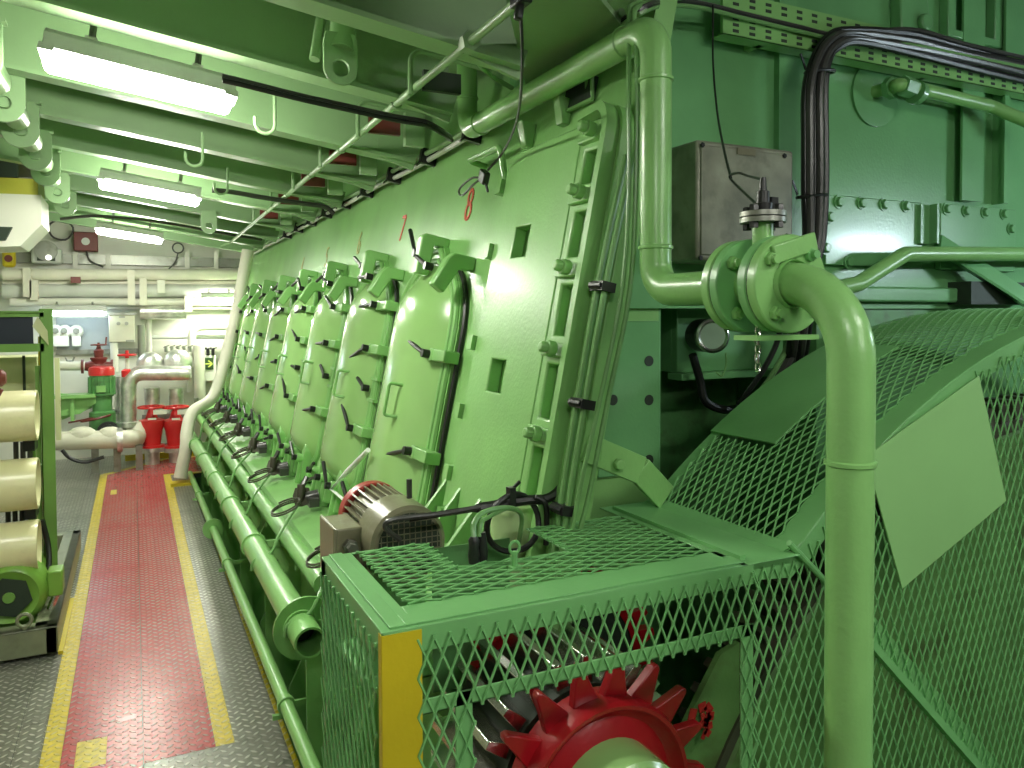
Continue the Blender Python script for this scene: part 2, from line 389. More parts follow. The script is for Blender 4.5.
# ---- crankcase doors
NDOOR = 8
DP, DC, HW, ZB, ZT = 1.02, 3.68, .365, .90, 2.15
def half(t):
    """half width of a door at height fraction t (rounded ends)"""
    z = ZB + (ZT - ZB) * t; rt, rb = .33, .10
    if z > ZT - rt: k = (z - (ZT - rt)) / rt; return HW - rt * (1 - math.sqrt(max(0, 1 - k * k)))
    if z < ZB + rb: k = ((ZB + rb) - z) / rb; return HW - rb * (1 - math.sqrt(max(0, 1 - k * k)))
    return HW
ts = [0, .008, .03, .06, .1] + [.1 + .62 * i / 8 for i in range(1, 9)] + [.72 + .28 * math.sin(PI / 2 * i / 10) for i in range(1, 11)]
NOUT = []
for t in ts: NOUT.append((half(t), ZB + (ZT - ZB) * t))
def outline(off, n=1):
    """closed outline points (dy, z) of the door grown by off"""
    L = [(-w - off, z) for w, z in NOUT[1:-1]]; R = [(w + off, z) for w, z in NOUT[1:-1]][::-1]
    top = [(-.06, ZT + off), (.06, ZT + off)]
    return [(-.25, ZB - off)] + L + top + R + [(.25, ZB - off)]
def lever(name, parent, base, ang, ln, mat, h0=.0, r=.011):
    """clamp lever: a boss with a round bar lying parallel to the face at angle ang"""
    b = MB(); d = (UP * math.sin(ang) * .62 - YA * math.cos(ang) * 1.25).normalized()
    b.cyl(base - NO * .01, base + NO * .03, .02, 10)
    b.tube([base + NO * .02, base + NO * .024 + d * ln * .5, base + NO * .03 + d * ln], [r * .8, r, r * 1.05], 8)
    b.sph(base + NO * .03 + d * ln, r * 1.05, 8, 6)
    return b.build(name, mat, parent)
LV = [[2.45, .55, 3.5], [2.75, 3.55, 2.5], [2.6, 3.4, 2.75], [3.5, 2.6, 3.3], [2.5, 3.6, 2.9], [3.3, 2.7, 3.5], [2.7, 3.3, 2.6], [3.2, 2.9, 3.4]]
ANG = {0: dict(top=(2.0, 2.5), side=(2.69, 3.6), bot=(2.2, .6, 2.3)), 1: dict(top=(2.5, 3.2), side=(3.25, 3.75, 2.5, 2.25), bot=(2.1, 3.7, .7)),
       2: dict(top=(3.7, 2.7), side=(2.5, 3.3, 2.3, 3.45), bot=(2.3, .55, 2.4)), 3: dict(top=(3.65, 2.2), side=(3.5, 2.5, 3.1, 2.2), bot=(3.6, .5, 2.2)),
       4: dict(top=(3.7, 3.0), side=(3.7, 3.6, 3.4, 3.6), bot=(2.2, .6, 2.4)), 5: dict(top=(2.7, 3.6), side=(2.5, 3.0, 3.7, 3.2), bot=(2.2, .7, 2.5)),
       6: dict(top=(2.5, 3.7), side=(3.7, 2.9, 2.4, 2.5), bot=(2.4, .6, 2.3)), 7: dict(top=(2.7, 3.7), side=(3.6, 3.2, 2.7, 2.6), bot=(2.2, .8, 2.4))}
for k in range(NDOOR):
    yc_ = DC + DP * k
    D = thing('crankcase_door' if k == 0 else 'crankcase_door.%03d' % k, F(yc_, 1.55), 'x', 'x'); D.parent = eng; D.location = F(yc_, 1.55) - eng.location
    del D['label']; del D['category']
    # bulged panel
    b = MB(); NS = 17; rows = []
    for t, (w, z) in zip(ts, NOUT):
        row = []
        for i in range(NS):
            s = -1 + 2 * i / (NS - 1); s = math.sin(s * PI / 2) * .35 + s * .65
            bul = .115 * (1 - abs(s) ** 2.4) * min(1, (w / HW) ** 1.2) * min(1, (.25 + 6 * (1 - t))) * min(1, .4 + 8 * t)
            row.append(F(yc_ + s * w, z, .035 + bul))
        rows.append(row)
    b.loft(rows, closed=False)
    o = outline(0); b.loft([[F(yc_ + y, z, .036) for y, z in o], [F(yc_ + y, z, .0) for y, z in o]], True, False)
    b.build('door_panel', GD, D)
    # frame ring: flange and two raised beads
    o1, o2 = outline(.0), outline(.10)
    b = MB(); b.loft([[F(yc_ + y, z, .0) for y, z in o2], [F(yc_ + y, z, .03) for y, z in o2], [F(yc_ + y, z, .03) for y, z in o1], [F(yc_ + y, z, .0) for y, z in o1]], True, False)
    b.tube([F(yc_ + y, z, .036) for y, z in outline(.022)], .014, 8, True)
    b.tube([F(yc_ + y, z, .036) for y, z in outline(.072)], .016, 8, True)
    b.build('door_frame', G, D)
    oo = [p for p in outline(.118) if p[0] < -.12 and p[1] > ZB]
    b = MB(); b.tube([F(yc_ + y, z, .012) for y, z in oo], .013, 6); b.build('door_edge_strip', BLACK, D)  # black strip along the near edge of the door frame
    # hooked brackets at the top corners
    for dy, hz, rot, wd in ((-.04, 2.185, .0, .06), (-.42, 2.085, .0, .065)):
        q = MB(); c = yc_ + dy
        if dy > -.1: m = [(0, .10), (0, .05), (.075, .05), (.08, -.10), (.145, -.10), (.15, .085), (.13, .10)]
        else: m = [(0, .08), (0, .02), (.07, .015), (.125, -.105), (.185, -.075), (.135, .05), (.11, .08)]
        q.prism([F(c - wd / 2, hz + z, n) for n, z in m], YA * wd); q.build('clamp_bracket', G, D, bevel=.008)
    tp = ANG[k]['top']
    lever('clamp_lever', D, F(yc_ + .02, 2.19, .12), tp[0], .17, BLACK); lever('clamp_lever', D, F(yc_ - .22, 2.11, .13), tp[1], .15, BLACK)
    # side clamps on the near edge
    zs = (1.71, 1.27) if k == 0 else (1.95, 1.70, 1.48, 1.245)
    for z, a in zip(zs, ANG[k]['side']):
        c = yc_ - HW - .06
        if abs(z - 1.48) > .01:
            q = MB(); q.box(F(c, z, .055), (.075, .17, .055), FR); q.box(F(c + .08, z, .085), (.02, .05, .06), FR); q.build('clamp_bracket', G, D, bevel=.006)
            lever('clamp_lever', D, F(c + .10, z, .1), a, .21, BLACK)
        else:
            q = MB(); q.box(F(c, z + .06, .03), (.05, .12, .018), FR); q.box(F(c, z - .06, .03), (.05, .12, .018), FR); q.box(F(c, z, .025), (.03, .035, .11), FR); q.build('hinge_bracket', G, D)
            lever('clamp_lever', D, F(c + .05, z, .07), a, .13, BLACK)
    # bottom toggles
    for dy, a in zip((-.25, .02, .27), ANG[k]['bot']):
        c = yc_ + dy; q = MB()
        q.prism([F(c - .05, .76, .01), F(c - .045, .95, .01), F(c, 1.0, .01), F(c + .045, .95, .01), F(c + .05, .76, .01)], NO * .09)
        q.cyl(F(c, .90, .05), F(c, .90, .14), .03, 10); q.box(F(c, .81, .09), (.06, .03, .16), FR); q.box(F(c + .10, .84, .05), (.03, .12, .09), FR); q.box(F(c - .09, .80, .05), (.03, .08, .06), FR); q.build('toggle_bracket', G, D, bevel=.006)
        white = (k == 0 and dy > .2)
        lever('clamp_lever', D, F(c, .90, .14), a, .17, BLACK)
        if white:
            w = MB(); q0, q1 = U(331, 489, x=1.0), U(368, 450, x=1.02); w.tube([F(c, .88, .12), q0, q0 + (q1 - q0) * .5, q1], [.009, .010, .016, .012], 10)
            w.build('sleeved_lever', WLEV, D, label='white sleeved lever')
    # grab handle
    hb = MB(); yh = yc_ - .16; h0 = .035 + .115 * (1 - (.16 / HW) ** 2.4)
    hb.tube(bend([F(yh, 1.55, h0 - .02), F(yh + .02, 1.55, h0 + .06), F(yh + .02, 1.40, h0 + .06), F(yh, 1.40, h0 - .02)], .015, 4), .0085, 8)
    hb.build('grab_handle', G, D)
    # rivet seam columns between doors
# painted door numbers (slanted stencil strokes on the casing)
def stencil(nm, strokes, yc_, z, hgt, mat, lab=None):
    b = MB()
    for st in strokes:
        pts = [F(yc_ - (x - .5) * hgt * .55 - 0., z + (y - .5) * hgt, .003) for x, y in st]
        for p, q in zip(pts[:-1], pts[1:]): b.bar(p, q, hgt * .13, .003, NO)
    o = b.build(nm, mat, eng); 
    if lab: o['label'] = lab
c8 = lambda cx, cy, rx, ry, a0=0, a1=2 * PI: [(cx + rx * math.cos(a0 + (a1 - a0) * i / 14), cy + ry * math.sin(a0 + (a1 - a0) * i / 14)) for i in range(15)]
DIG = {8: [c8(.5, .73, .32, .22), c8(.5, .26, .38, .25)], 7: [[(.1, .95), (.9, .95), (.35, .0)]],
       6: [c8(.5, .27, .38, .26), [(.12, .3), (.2, .7), (.6, 1.0)]], 5: [[(.85, .97), (.2, .97), (.15, .55)], c8(.45, .29, .38, .29, 2.2, -2.4)],
       4: [[(.7, 0), (.7, 1), (.1, .35), (.95, .35)]]}
for n_, y, z, mt, lab in ((8, 3.438, 2.44, NUM, 'red stencilled 8'), (7, 4.459, 2.43, NUM, 'red stencilled 7'), (6, 5.432, 2.426, NUMF, 'faded stencilled 6'), (5, 6.45, 2.40, NUMF, 'faded stencilled 5'), (4, 7.47, 2.39, NUMF, 'faded stencilled 4')):
    stencil('number_marking', DIG[n_], y, z, .15, mt, lab)
# red and white oval mark on the first door
b = MB(); yq = DC + .33; zq = 1.44
b.tube([F(yq + .03 * math.cos(t), zq + .055 * math.sin(t), .035 + .115 * (1 - (.33 / HW) ** 2.4) + .004) for t in [2 * PI * i / 16 for i in range(16)]], .008, 6, True)
b.build('oval_mark', REDV, eng)
# ---- big cover plate at the near end, with pockets
PY0, PY1, PZ0, PZ1 = 2.46, 3.06, .95, 2.56
def cells(ys, zs, holes, h0, h1, nm, mat, bev=.006):
    b = MB()
    for i in range(len(ys) - 1):
        for j in range(len(zs) - 1):
            if (i, j) in holes: continue
            b.prism([F(ys[i], zs[j], h0), F(ys[i + 1], zs[j], h0), F(ys[i + 1], zs[j + 1], h0), F(ys[i], zs[j + 1], h0)], NO * (h1 - h0))
    import bmesh
    vs = [tuple(round(c, 5) for c in p) for p in b.v]; m = {}; nv = []
    idx = []
    for p in vs:
        if p not in m: m[p] = len(nv); nv.append(V(p))
        idx.append(m[p])
    fs = {}
    for f in b.f:
        g = tuple(idx[i] for i in f); key = tuple(sorted(g)); fs[key] = None if key in fs else g
    c = MB(); c.v = nv; c.f = [list(g) for g in fs.values() if g]; c.m = [0] * len(c.f)
    return c.build(nm, mat, eng, bevel=bev)
cells([2.345, 2.625, 2.755, 2.94], [.95, 1.60, 1.725, 2.12, 2.24, 2.56], {(1, 1), (1, 3)}, .0, .055, 'cover_plate', G)
LUGZ = [1.00, 1.23, 1.50, 1.775, 2.04, 2.29, 2.50]
zz = [.95]
for q_ in range(6): zz += [LUGZ[q_] + .05, LUGZ[q_ + 1] - .045]
cells([2.15, 2.195, 2.30, 2.345], zz + [2.56], {(1, 2 * q_ + 1) for q_ in range(6)}, .0, .055, 'cover_pocket_strip', G, .008)
MB().prism([F(2.16, .96, .001), F(2.34, .96, .001), F(2.34, 2.5, .001), F(2.16, 2.5, .001)], NO * .014).build('pocket_floor', G, eng)
# left edge strip with bolt lugs
b = MB(); b.tube([F(2.97, .98, .02), F(2.97, 2.50, .02)], .016, 8)
for z in (2.43, 2.16, 1.78, 1.50, 1.25, 1.08):
    b.box(F(2.96, z, .045), (.06, .05, .06), FR); b.cyl(F(2.97, z, .05), F(2.995, z, .055), .02, 10)
b.build('cover_edge', G, eng)
# right rim with rounded top, pockets between bolt lugs
b = MB(); pr_ = [F(2.135, .95, .02)] + [F(2.135, 2.40 + .01 * i, .02) for i in range(6)] + [F(2.205 - .07 * math.cos(t), 2.47 + .11 * math.sin(t), .02) for t in [PI / 2 * i / 6 for i in range(7)]] + [F(2.325, 2.57, .02)]
for off, wd, hh in ((0, .032, .095), (-.034, .014, .05)):
    rg = []
    for i, p in enumerate(pr_):
        t = (pr_[min(i + 1, len(pr_) - 1)] - pr_[max(i - 1, 0)]).normalized(); q = t.cross(NO).normalized(); q = q if i == 0 or q.dot(lq) > 0 else -q; lq = q
        if i == 0 and q.dot(YA) < 0: q = -q; lq = q
        c = p + YA * off - NO * .02; rg.append([c - q * wd / 2, c + q * wd / 2, c + q * wd / 2 + NO * hh, c - q * wd / 2 + NO * hh])
    b.loft(rg)
b.build('cover_rim', G, eng)
for z in (2.50, 2.29, 2.04, 1.775, 1.50, 1.20):
    b = MB(); b.box(F(2.25, z, .05), (.055, .15, .045), FR); b.cyl(F(2.21, z, .09), F(2.21, z, .12), .026, 12); b.bolt(F(2.21, z, .115), NO, .02, .03)
    b.build('cover_lug', G, eng, bevel=.004)
# foot gussets below the cover plate
for y in (2.98, 2.82, 2.62): MB().prism([F(y, 1.22, .05), F(y, 1.0, .17), F(y, 1.0, .05)], YA * .02).build('gusset', G, eng)
# small lugs and a bent handrail stub above the cover
for u, v in ((563, 128), (527, 150)):
    b = MB(); A_ = F(2.2, 1.2); n_ = NO; d = R3 @ V((u - CX, -(v - CY), -FPX)); t = n_.dot(A_ - CAM) / n_.dot(d); p = CAM + d * t
    b.prism([p + NO * .0, p + UP * .10 + NO * .0, p + UP * .10 + NO * .07, p + NO * .03], YA * -.05)
    b.build('lifting_lug', G, eng, bevel=.004)
b = MB(); b.tube(bend([F(3.32, 2.60, .0), F(3.32, 2.60, .09), F(2.98, 2.60, .09), F(2.96, 2.40, .02)], .03, 5), .014, 8); b.build('handrail_stub', G, eng)
p = F(2.50, 2.72, .01); b = MB(); b.box(p, (.02, .20, .09), FR); b.build('opening_slot', DARK, eng)
b = MB(); b.tube([p + YA * -.1 + UP * -.04, p + YA * -.1 + UP * .05 + NO * .02, p + YA * -.06 + UP * .06 + NO * .02, p + YA * -.05 + UP * .0], .008, 6); b.bar(p + YA * .11 - UP * .05 + NO * .01, p - YA * .12 - UP * .05 + NO * .01, .012, .012, NO); b.build('slot_trim', G, eng)
# end flange edge and brackets at the near end of the crankcase
b = MB(); b.prism([F(EY0, .8, -.0), F(EY0, 2.75, -.0), F(EY0, 2.75, -.075), F(EY0, .8, -.075)], (0, -.02, 0)); b.build('end_flange', G, eng, bevel=.004)
b = MB(); pa, pb = U(585, 447, y=2.08), U(640, 470, y=2.08)
b.bar(pa, pb, .09, .03, (0, -1, 0)); pc = U(665, 497, y=2.12); b.bar(pb, pc, .09, .02, (0, -1, 0)); b.bolt(U(618, 464, y=2.06), (0, -1, 0), .02, .02)
b.build('stay_bracket', G, eng, bevel=.003)
# =================================================================== PIPES ALONG THE ENGINE
X1 = .62
dp = thing('drain_pipe', (X1, 6.8, .1), 'thick green pipe with open near end running along the engine foot', 'pipe')
pz = lambda y: .59 - (y - 3.13) * .0215
b = MB(); b.tube([(X1, 3.13, pz(3.13)), (X1, 10.7, pz(10.7))], .063, 24, hollow=True); b.tube([(X1, 3.13, pz(3.13)), (X1, 10.7, pz(10.7))], .054, 24, hollow=True)
b.lathe((X1, 3.13, pz(3.13)), (0, 1, 0), [(0, .063), (0, .054)], 24, False); b.build('pipe', G, dp)
MB().cyl((X1, 3.30, pz(3.3)), (X1, 3.31, pz(3.3)), .053, 20).build('pipe_bore', DARK, dp)
CLY = [3.32, 4.75, 5.95, 7.1, 8.3, 9.5]
for y in CLY:
    b = MB(); b.lathe((X1, y, pz(y)), (0, 1, 0), [(-.012, .064), (-.012, .074), (.012, .074), (.012, .064)], 24, False); b.bb((X1 + .06, y - .012, pz(y) - .02), (X1 + .15, y + .012, pz(y) + .02)); b.build('pipe_clamp', G, dp)
for i, y in enumerate(CLY):
    b = MB()
    if i == 0:
        b.lathe((X1 + .02, y, pz(y) - .01), (0, 1, 0), [(0, .135), (.014, .135)], 32); b.bb((X1 + .02, y, -.5), (X1 + .09, y + .012, pz(y) - .1)); b.build('support_plate', G, dp)
    else:
        b.lathe((X1 + .10, y, pz(y) - .12), (0, 1, 0), [(0, .11), (.012, .11)], 20); b.bb((X1 + .06, y, -.5), (X1 + .14, y + .012, pz(y) - .1)); b.build('support_plate', G, dp)
    MB().bb((X1 - .02, y - .05, pz(y) - .085), (X1 + .1, y + .05, pz(y) - .065)).build('support_foot', LGREY if i else G, dp)
X2 = .585
rl = thing('rail_pipe', (X2, 6.2, .0), 'thin green pipe running low along the floor edge with round flange', 'pipe')
rz = lambda y: .205 - (y - 2.2) * .0215
b = MB(); b.tube([(X2, 2.2, rz(2.2)), (X2, 10.0, rz(10))], .030, 16); b.build('pipe', G, rl)
b = MB(); y = 7.0; b.lathe((X2, y, rz(y)), (0, 1, 0), [(0, .03), (0, .085), (.02, .085), (.02, .03)], 24, False); b.build('flange', G, rl)
for y in (3.5, 5.9, 8.6):
    b = MB(); b.lathe((X2, y, rz(y)), (0, 1, 0), [(-.015, .031), (-.015, .040), (.015, .040), (.015, .031)], 16, False); b.bb((X2 + .03, y - .008, rz(y) - .012), (X2 + .36, y + .008, rz(y) + .012)); b.bb((X2 - .06, y - .01, rz(y) - .055), (X2, y + .01, rz(y) - .035)); b.build('bracket', G, rl)
X3 = .80
ep = thing('oil_pipe', (X3, 7, .5), 'green pipe lying along the engine ledge beside the thick pipe', 'pipe')
b = MB(); b.tube([(X3 - .02, 3.6, .655), (X3 - .02, 11.2, .56)], .05, 16); b.build('pipe', G, ep)
for y in (4.1, 5.1, 6.1, 7.1, 8.1, 9.1, 10.1):
    b = MB(); z = .655 - (y - 3.6) * .0125; b.bb((X3 - .06, y, z - .07), (X3 + .12, y + .012, z + .02)); b.build('bracket', G, ep)
b = MB(); b.bar((X3 + .024, 3.6, .70), (X3 + .024, 11.2, .605), .018, .01, (-.3, 0, 1)); b.build('seal_strip', DARK, ep)
# drain devices with hose loops on the ledge
dev_lab = ['nearest drain device on the engine ledge, its hose loop beside the guard box', 'second drain device from the guard box on the engine ledge', 'third drain device from the guard box on the engine ledge', 'fourth drain device from the guard box on the engine ledge', 'fifth drain device from the guard box on the engine ledge', 'sixth drain device from the guard box on the engine ledge', 'farthest drain device on the engine ledge by the white lagged pipe']
for k in range(7):
    y0 = 3.42 + 1.02 * k; o = (.86, y0 + .25, .76)
    t = thing('drain_device' if k == 0 else 'drain_device.%03d' % k, o, dev_lab[k], 'valve', 'drain devices along the engine ledge')
    b = MB(); c = V((.88, y0 + .30, .81))
    b.prism([c + V((-0.036, -0.072, -0.036)), c + V((-0.036, 0.014, 0.014)), c + V((-0.014, 0.043, 0.058)), c + V((0.022, 0.036, 0.050)), c + V((0.036, -0.058, -0.022))], (.05, 0, .0)); b.cyl(c + V((0.000, -0.029, -0.043)), c + V((0.014, -0.014, 0.086)), .025, 10); b.build('valve_body', DEVM, t, bevel=.006)
    b = MB(); b.cyl(c + V((0.043, -0.014, 0.000)), c + V((0.115, -0.029, 0.014)), .035, 10); b.box(c + V((0.072, -0.072, -0.014)), (.06, .08, .05)); b.cyl(c + V((0.014, 0.014, 0.043)), c + V((0.058, 0.043, 0.115)), .016, 8); b.build('valve_stem', CABLE, t)
    b = MB(); rc = V((.785, y0 + .19, .775)); b.tube([rc + V((.08 * math.cos(a), .10 * math.sin(a), .03 * math.cos(a) + .012 * a / 6)) for a in [4.6 * PI * i / 44 for i in range(45)]], .0055, 6); b.build('hose_loop', DEVM, t)
    b = MB(); yy = y0 - .02; b.tube(smooth_path([c + V((-.02, -.06, -.03)), (.80, y0 + .12, .755), (.70, yy - .06, .70), (X1 + .03, yy - .10, pz(yy) + .062), (X1 - .055, yy - .10, pz(yy) + .03), (X1 - .07, yy - .1, pz(yy) - .02)], 6), .009, 8); b.build('hose', CAB2, t)
# lagged pipe at the far end of the engine
b = MB(); lp = [U(248, 250, y=10.6), U(236, 315, y=10.6), U(222, 372, y=10.4), U(212, 398, y=10.2), U(193, 412, y=9.9), U(187, 432, y=9.7), U(186, 448, y=9.6), U(180, 478, y=9.55)]
b.tube(smooth_path(lp, 6), [.075] * 12 + [.07] * 31, 14); tag(b.build('lagged_pipe', LAG), 'cream lagged pipe curving down the far end of the engine to the floor', 'pipe')
b = MB(); p = U(180, 478, y=9.55); b.bb((p.x - .10, 9.45, 0), (p.x + .12, 9.65, .03)); tag(b.build('base_plate', YEL), 'yellow base plate under the cream lagged pipe on the floor', 'plate')

# =================================================================== BIG VENT PIPE (right foreground)
XP, YB, YF = 1.415, 1.20, 1.91
zm = U(733, 286, x=XP).z - .002
vp = thing('air_pipe', (XP, YB, -.0), 'thick glossy green pipe bending down from flanges in front of the arched guard', 'pipe')
b = MB()
yfl1, yfl2 = 1.535, 1.40
b.tube(bend([(XP, YB, 0), (XP, YB, zm), (XP, yfl2 - .02, zm)], .19, 12), .0505, 28)
b.build('down_pipe', G, vp)
b = MB(); zt = U(655, 38, x=XP).z + .035
pth = bend([(XP, yfl1 + .02, zm), (XP, YF, zm), (XP, YF, zt), (XP, 3.36, zt), (XP, 3.36, zt + .36)], .085, 10)
b.tube(pth, .0475, 24); b.build('riser_pipe', G, vp)
for p, ax in (((XP, YB, 1.575), (0, 0, 1)), ((XP, YF, zm + .13), (0, 0, 1)), ((XP, YF, zt - .16), (0, 0, 1)), ((XP, YF + .16, zt), (0, 1, 0)), ((XP, 3.20, zt), (0, 1, 0)), ((XP, 3.36, zt + .15), (0, 0, 1))):
    b = MB(); r = .0515 if p[1] == YB else .0485; b.lathe(V(p) - V(ax) * .008, ax, [(0, r - .003), (.004, r + .004), (.012, r + .004), (.016, r - .003)], 28, False); b.build('weld_bead', G, vp)
FRD = .118
for nm, y0, y1 in (('flange', yfl1, yfl1 + .028), ('flange', yfl2 - .028, yfl2)):
    b = MB(); b.lathe((XP, y0, zm), (0, 1, 0), [(0, .05), (0, FRD - .003), (.003, FRD), (y1 - y0 - .003, FRD), (y1 - y0, FRD - .003), (y1 - y0, .05)], 40, False)
    b.lathe((XP, y0 - .001, zm), (0, 1, 0), [(0, .052), (-.012, .056), (-.0, .060)], 28, False)
    f = b.build(nm, G, vp)
for nm, y0, y1 in (('companion_flange', yfl1 - .032, yfl1 - .004), ('companion_flange', yfl2 + .004, yfl2 + .032)):
    b = MB(); b.lathe((XP, y0, zm), (0, 1, 0), [(0, .05), (0, FRD - .003), (.003, FRD), (y1 - y0 - .003, FRD), (y1 - y0, FRD - .003), (y1 - y0, .05)], 40, False); b.build(nm, GG, vp)
b = MB(); b.cyl((XP, yfl2 + .03, zm), (XP, yfl1 - .03, zm), .062, 28); b.build('spacer_body', G, vp)
b = MB(); b.cyl((XP, yfl1 - .004, zm), (XP, yfl1, zm), FRD - .004, 36); b.cyl((XP, yfl2, zm), (XP, yfl2 + .004, zm), FRD - .004, 36); b.build('gasket', DARK, vp)
for k in range(4):
    a = PI / 4 + k * PI / 2 + .12; q = V((XP + .09 * math.cos(a), 0, zm + .09 * math.sin(a)))
    for yy, s in ((yfl2 - .028, -1), (yfl1 - .034, -1)):
        b = MB(); p = q + V((0, yy, 0)); b.bolt(p, (0, s, 0), .017, .014); b.cyl(p, p + V((0, s * .026, 0)), .0105, 10); b.build('flange_bolt', G if k else GG, vp)
# lever plate across the front flange and stay strip under it
b = MB(); c = V((XP - .005, yfl2 - .034, zm + .078)); b.bar(c + V((-.06, 0, -.012)), c + V((.075, 0, .026)), .045, .012, (0, 1, 0)); b.build('tag_plate', G, vp, bevel=.004)
b = MB(); b.bb((XP - .10, yfl2 - .02, zm - .135), (XP + .10, yfl2 + .06, zm - .123)); b.build('strap', G, vp)
# branch with small flange and pressure sensor on top
zb = zm + .06
b = MB(); b.cyl((XP, 1.468, zb), (XP, 1.468, zm + .155), .026, 18); b.build('branch', G, vp)
b = MB(); b.lathe((XP, 1.468, zm + .155), (0, 0, 1), [(0, .03), (0, .056), (.012, .056), (.012, .02)], 28, False); b.lathe((XP, 1.468, zm + .170), (0, 0, 1), [(0, .02), (0, .056), (.012, .056), (.012, .0)], 28, False); b.build('small_flange', DST, vp)
for k in range(4):
    a = .3 + k * PI / 2; p = V((XP + .043 * math.cos(a), 1.468 + .043 * math.sin(a), zm + .14)); b = MB(); b.bolt(p, (0, 0, 1), .012, .02); b.bolt(p + V((0, 0, .042)), (0, 0, 1), .012, .016); b.build('flange_bolt', BLACK, vp)
sn = thing('pressure_sensor', (XP, 1.468, zm + .183), 'black sensor plug with thin wire standing on the small pipe flange', 'sensor')
b = MB(); b.lathe((XP, 1.468, zm + .183), (0, 0, 1), [(0, .022), (.02, .024), (.022, .016), (.05, .016), (.052, .010), (.085, .007)], 12); b.box((XP + .03, 1.468, zm + .205), (.022, .022, .03)); b.build('plug', BLACK, sn)
zw = zm + .24
b = MB(); b.tube(smooth_path([(XP, 1.468, zm + .262), U(748, 176, y=1.6), U(738, 173, y=1.65), U(730, 178, y=1.7), U(752, 200, y=1.56), (XP - .005, 1.48, zm + .20)], 6), .0035, 6); b.build('wire_loop', BLACK, sn)
b = MB(); b.tube(smooth_path([U(713, 5, y=2.3), U(713, 60, y=2.25), U(717, 110, y=2.1), U(724, 150, y=1.85), U(731, 178, y=1.7)], 6), .004, 6); b.build('lead', BLACK, sn)
# chain below the flange
ch = thing('safety_chain', U(757, 320, y=1.43), 'short dangling chain hooked under the front flange', 'chain')
for k in range(6):
    p = U(757 + (k % 2), 322 + 9 * k, y=1.43); b = MB(); ax = V((1, 0, 0)) if k % 2 else V((.3, 1, 0)).normalized()
    b.tube([p + ax * (.007 * math.cos(t)) + V((0, 0, .014 * math.sin(t))) for t in [2 * PI * i / 12 for i in range(12)]], .003, 6, True); b.build('chain_link', STEEL, ch)

# conduits hung in front of the end flange
cd = [('conduit', .0085, CAB2, [U(690, -4, y=2.2), U(655, 2, y=2.1), U(640, 6, y=2.05), U(634, 16, y=2.0), U(637, 60, y=1.97), U(636, 180, y=1.97), U(630, 290, y=1.98), U(608, 400, y=2.0), U(590, 490, y=2.0), U(580, 530, y=2.0)], 'thin green conduit hanging from the cable tray past the riser pipe, nearest the pipe'),
      ('conduit', .0075, CAB2, [U(676, -4, y=2.2), U(650, 0, y=2.12), U(632, 5, y=2.06), U(629, 20, y=2.02), U(629, 100, y=1.98), U(629, 190, y=1.98), U(622, 290, y=1.99), U(600, 400, y=2.0), U(584, 470, y=2.0), U(572, 530, y=2.0)], 'thin green conduit hanging left of its twin beside the riser pipe'),
      ('conduit', .010, CAB2, [F(2.03, 2.45, .03), F(2.03, 2.0, .05), F(2.03, 1.5, .05), F(2.03, 1.1, .04)], 'green conduit clipped along the end edge of the slanted crankcase'),
      ('conduit', .010, CAB2, [F(2.06, 2.40, .04), F(2.06, 2.0, .06), F(2.06, 1.5, .06), F(2.055, 1.12, .05)], 'second green conduit clipped along the slanted crankcase rim')]
for i, (nm, r, m, pts, lab) in enumerate(cd):
    b = MB(); b.tube(smooth_path(pts, 8), r, 8); tag(b.build(nm if i == 0 else nm + '.%03d' % i, m), lab, 'conduit')
for i, (z, h) in enumerate(((1.98, .06), (1.62, .07), (1.3, .06))):
    b = MB(); b.box(F(2.045, z, .05), (.05, .07, .03), FR); b.cyl(F(2.02, z, .07), F(2.07, z, .08), .012, 8)
    tag(b.build('cable_clip' if i == 0 else 'cable_clip.%03d' % i, BLACK), ['black clip round the conduits on the crankcase rim, topmost', 'black clip round the conduits on the crankcase rim, middle one', 'black clip round the conduits on the crankcase rim, lowest'][i], 'clip')

# =================================================================== JUNCTION BOX, GAUGE, TRAY, CABLES ON THE END CASING
a, c = U(697, 139, y=2.30), U(793, 266, y=2.30)
jb = thing('junction_box', ((a.x + c.x) / 2, 2.4, c.z), 'stained grey steel junction box on the green end casing', 'box')
b = MB(); b.bb((a.x, 2.30, c.z + .01), (c.x, EW, a.z)); b.build('enclosure', GBOX, jb, bevel=.012)
b = MB(); b.bb((a.x + .015, 2.292, c.z + .03), (c.x - .015, 2.302, a.z - .02)); b.build('cover', GBOX, jb, bevel=.004)
p = U(746, 152, y=2.29); b = MB(); b.bb((p.x - .045, 2.286, p.z - .013), (p.x + .045, 2.292, p.z + .013)); b.build('name_plate', GREY, jb)
for uu, vv in ((702, 145), (784, 156), (700, 258), (786, 236)):
    p = U(uu, vv, y=2.292); MB().bolt(p, (0, -1, 0), .010, .008).build('screw', BLACK, jb)
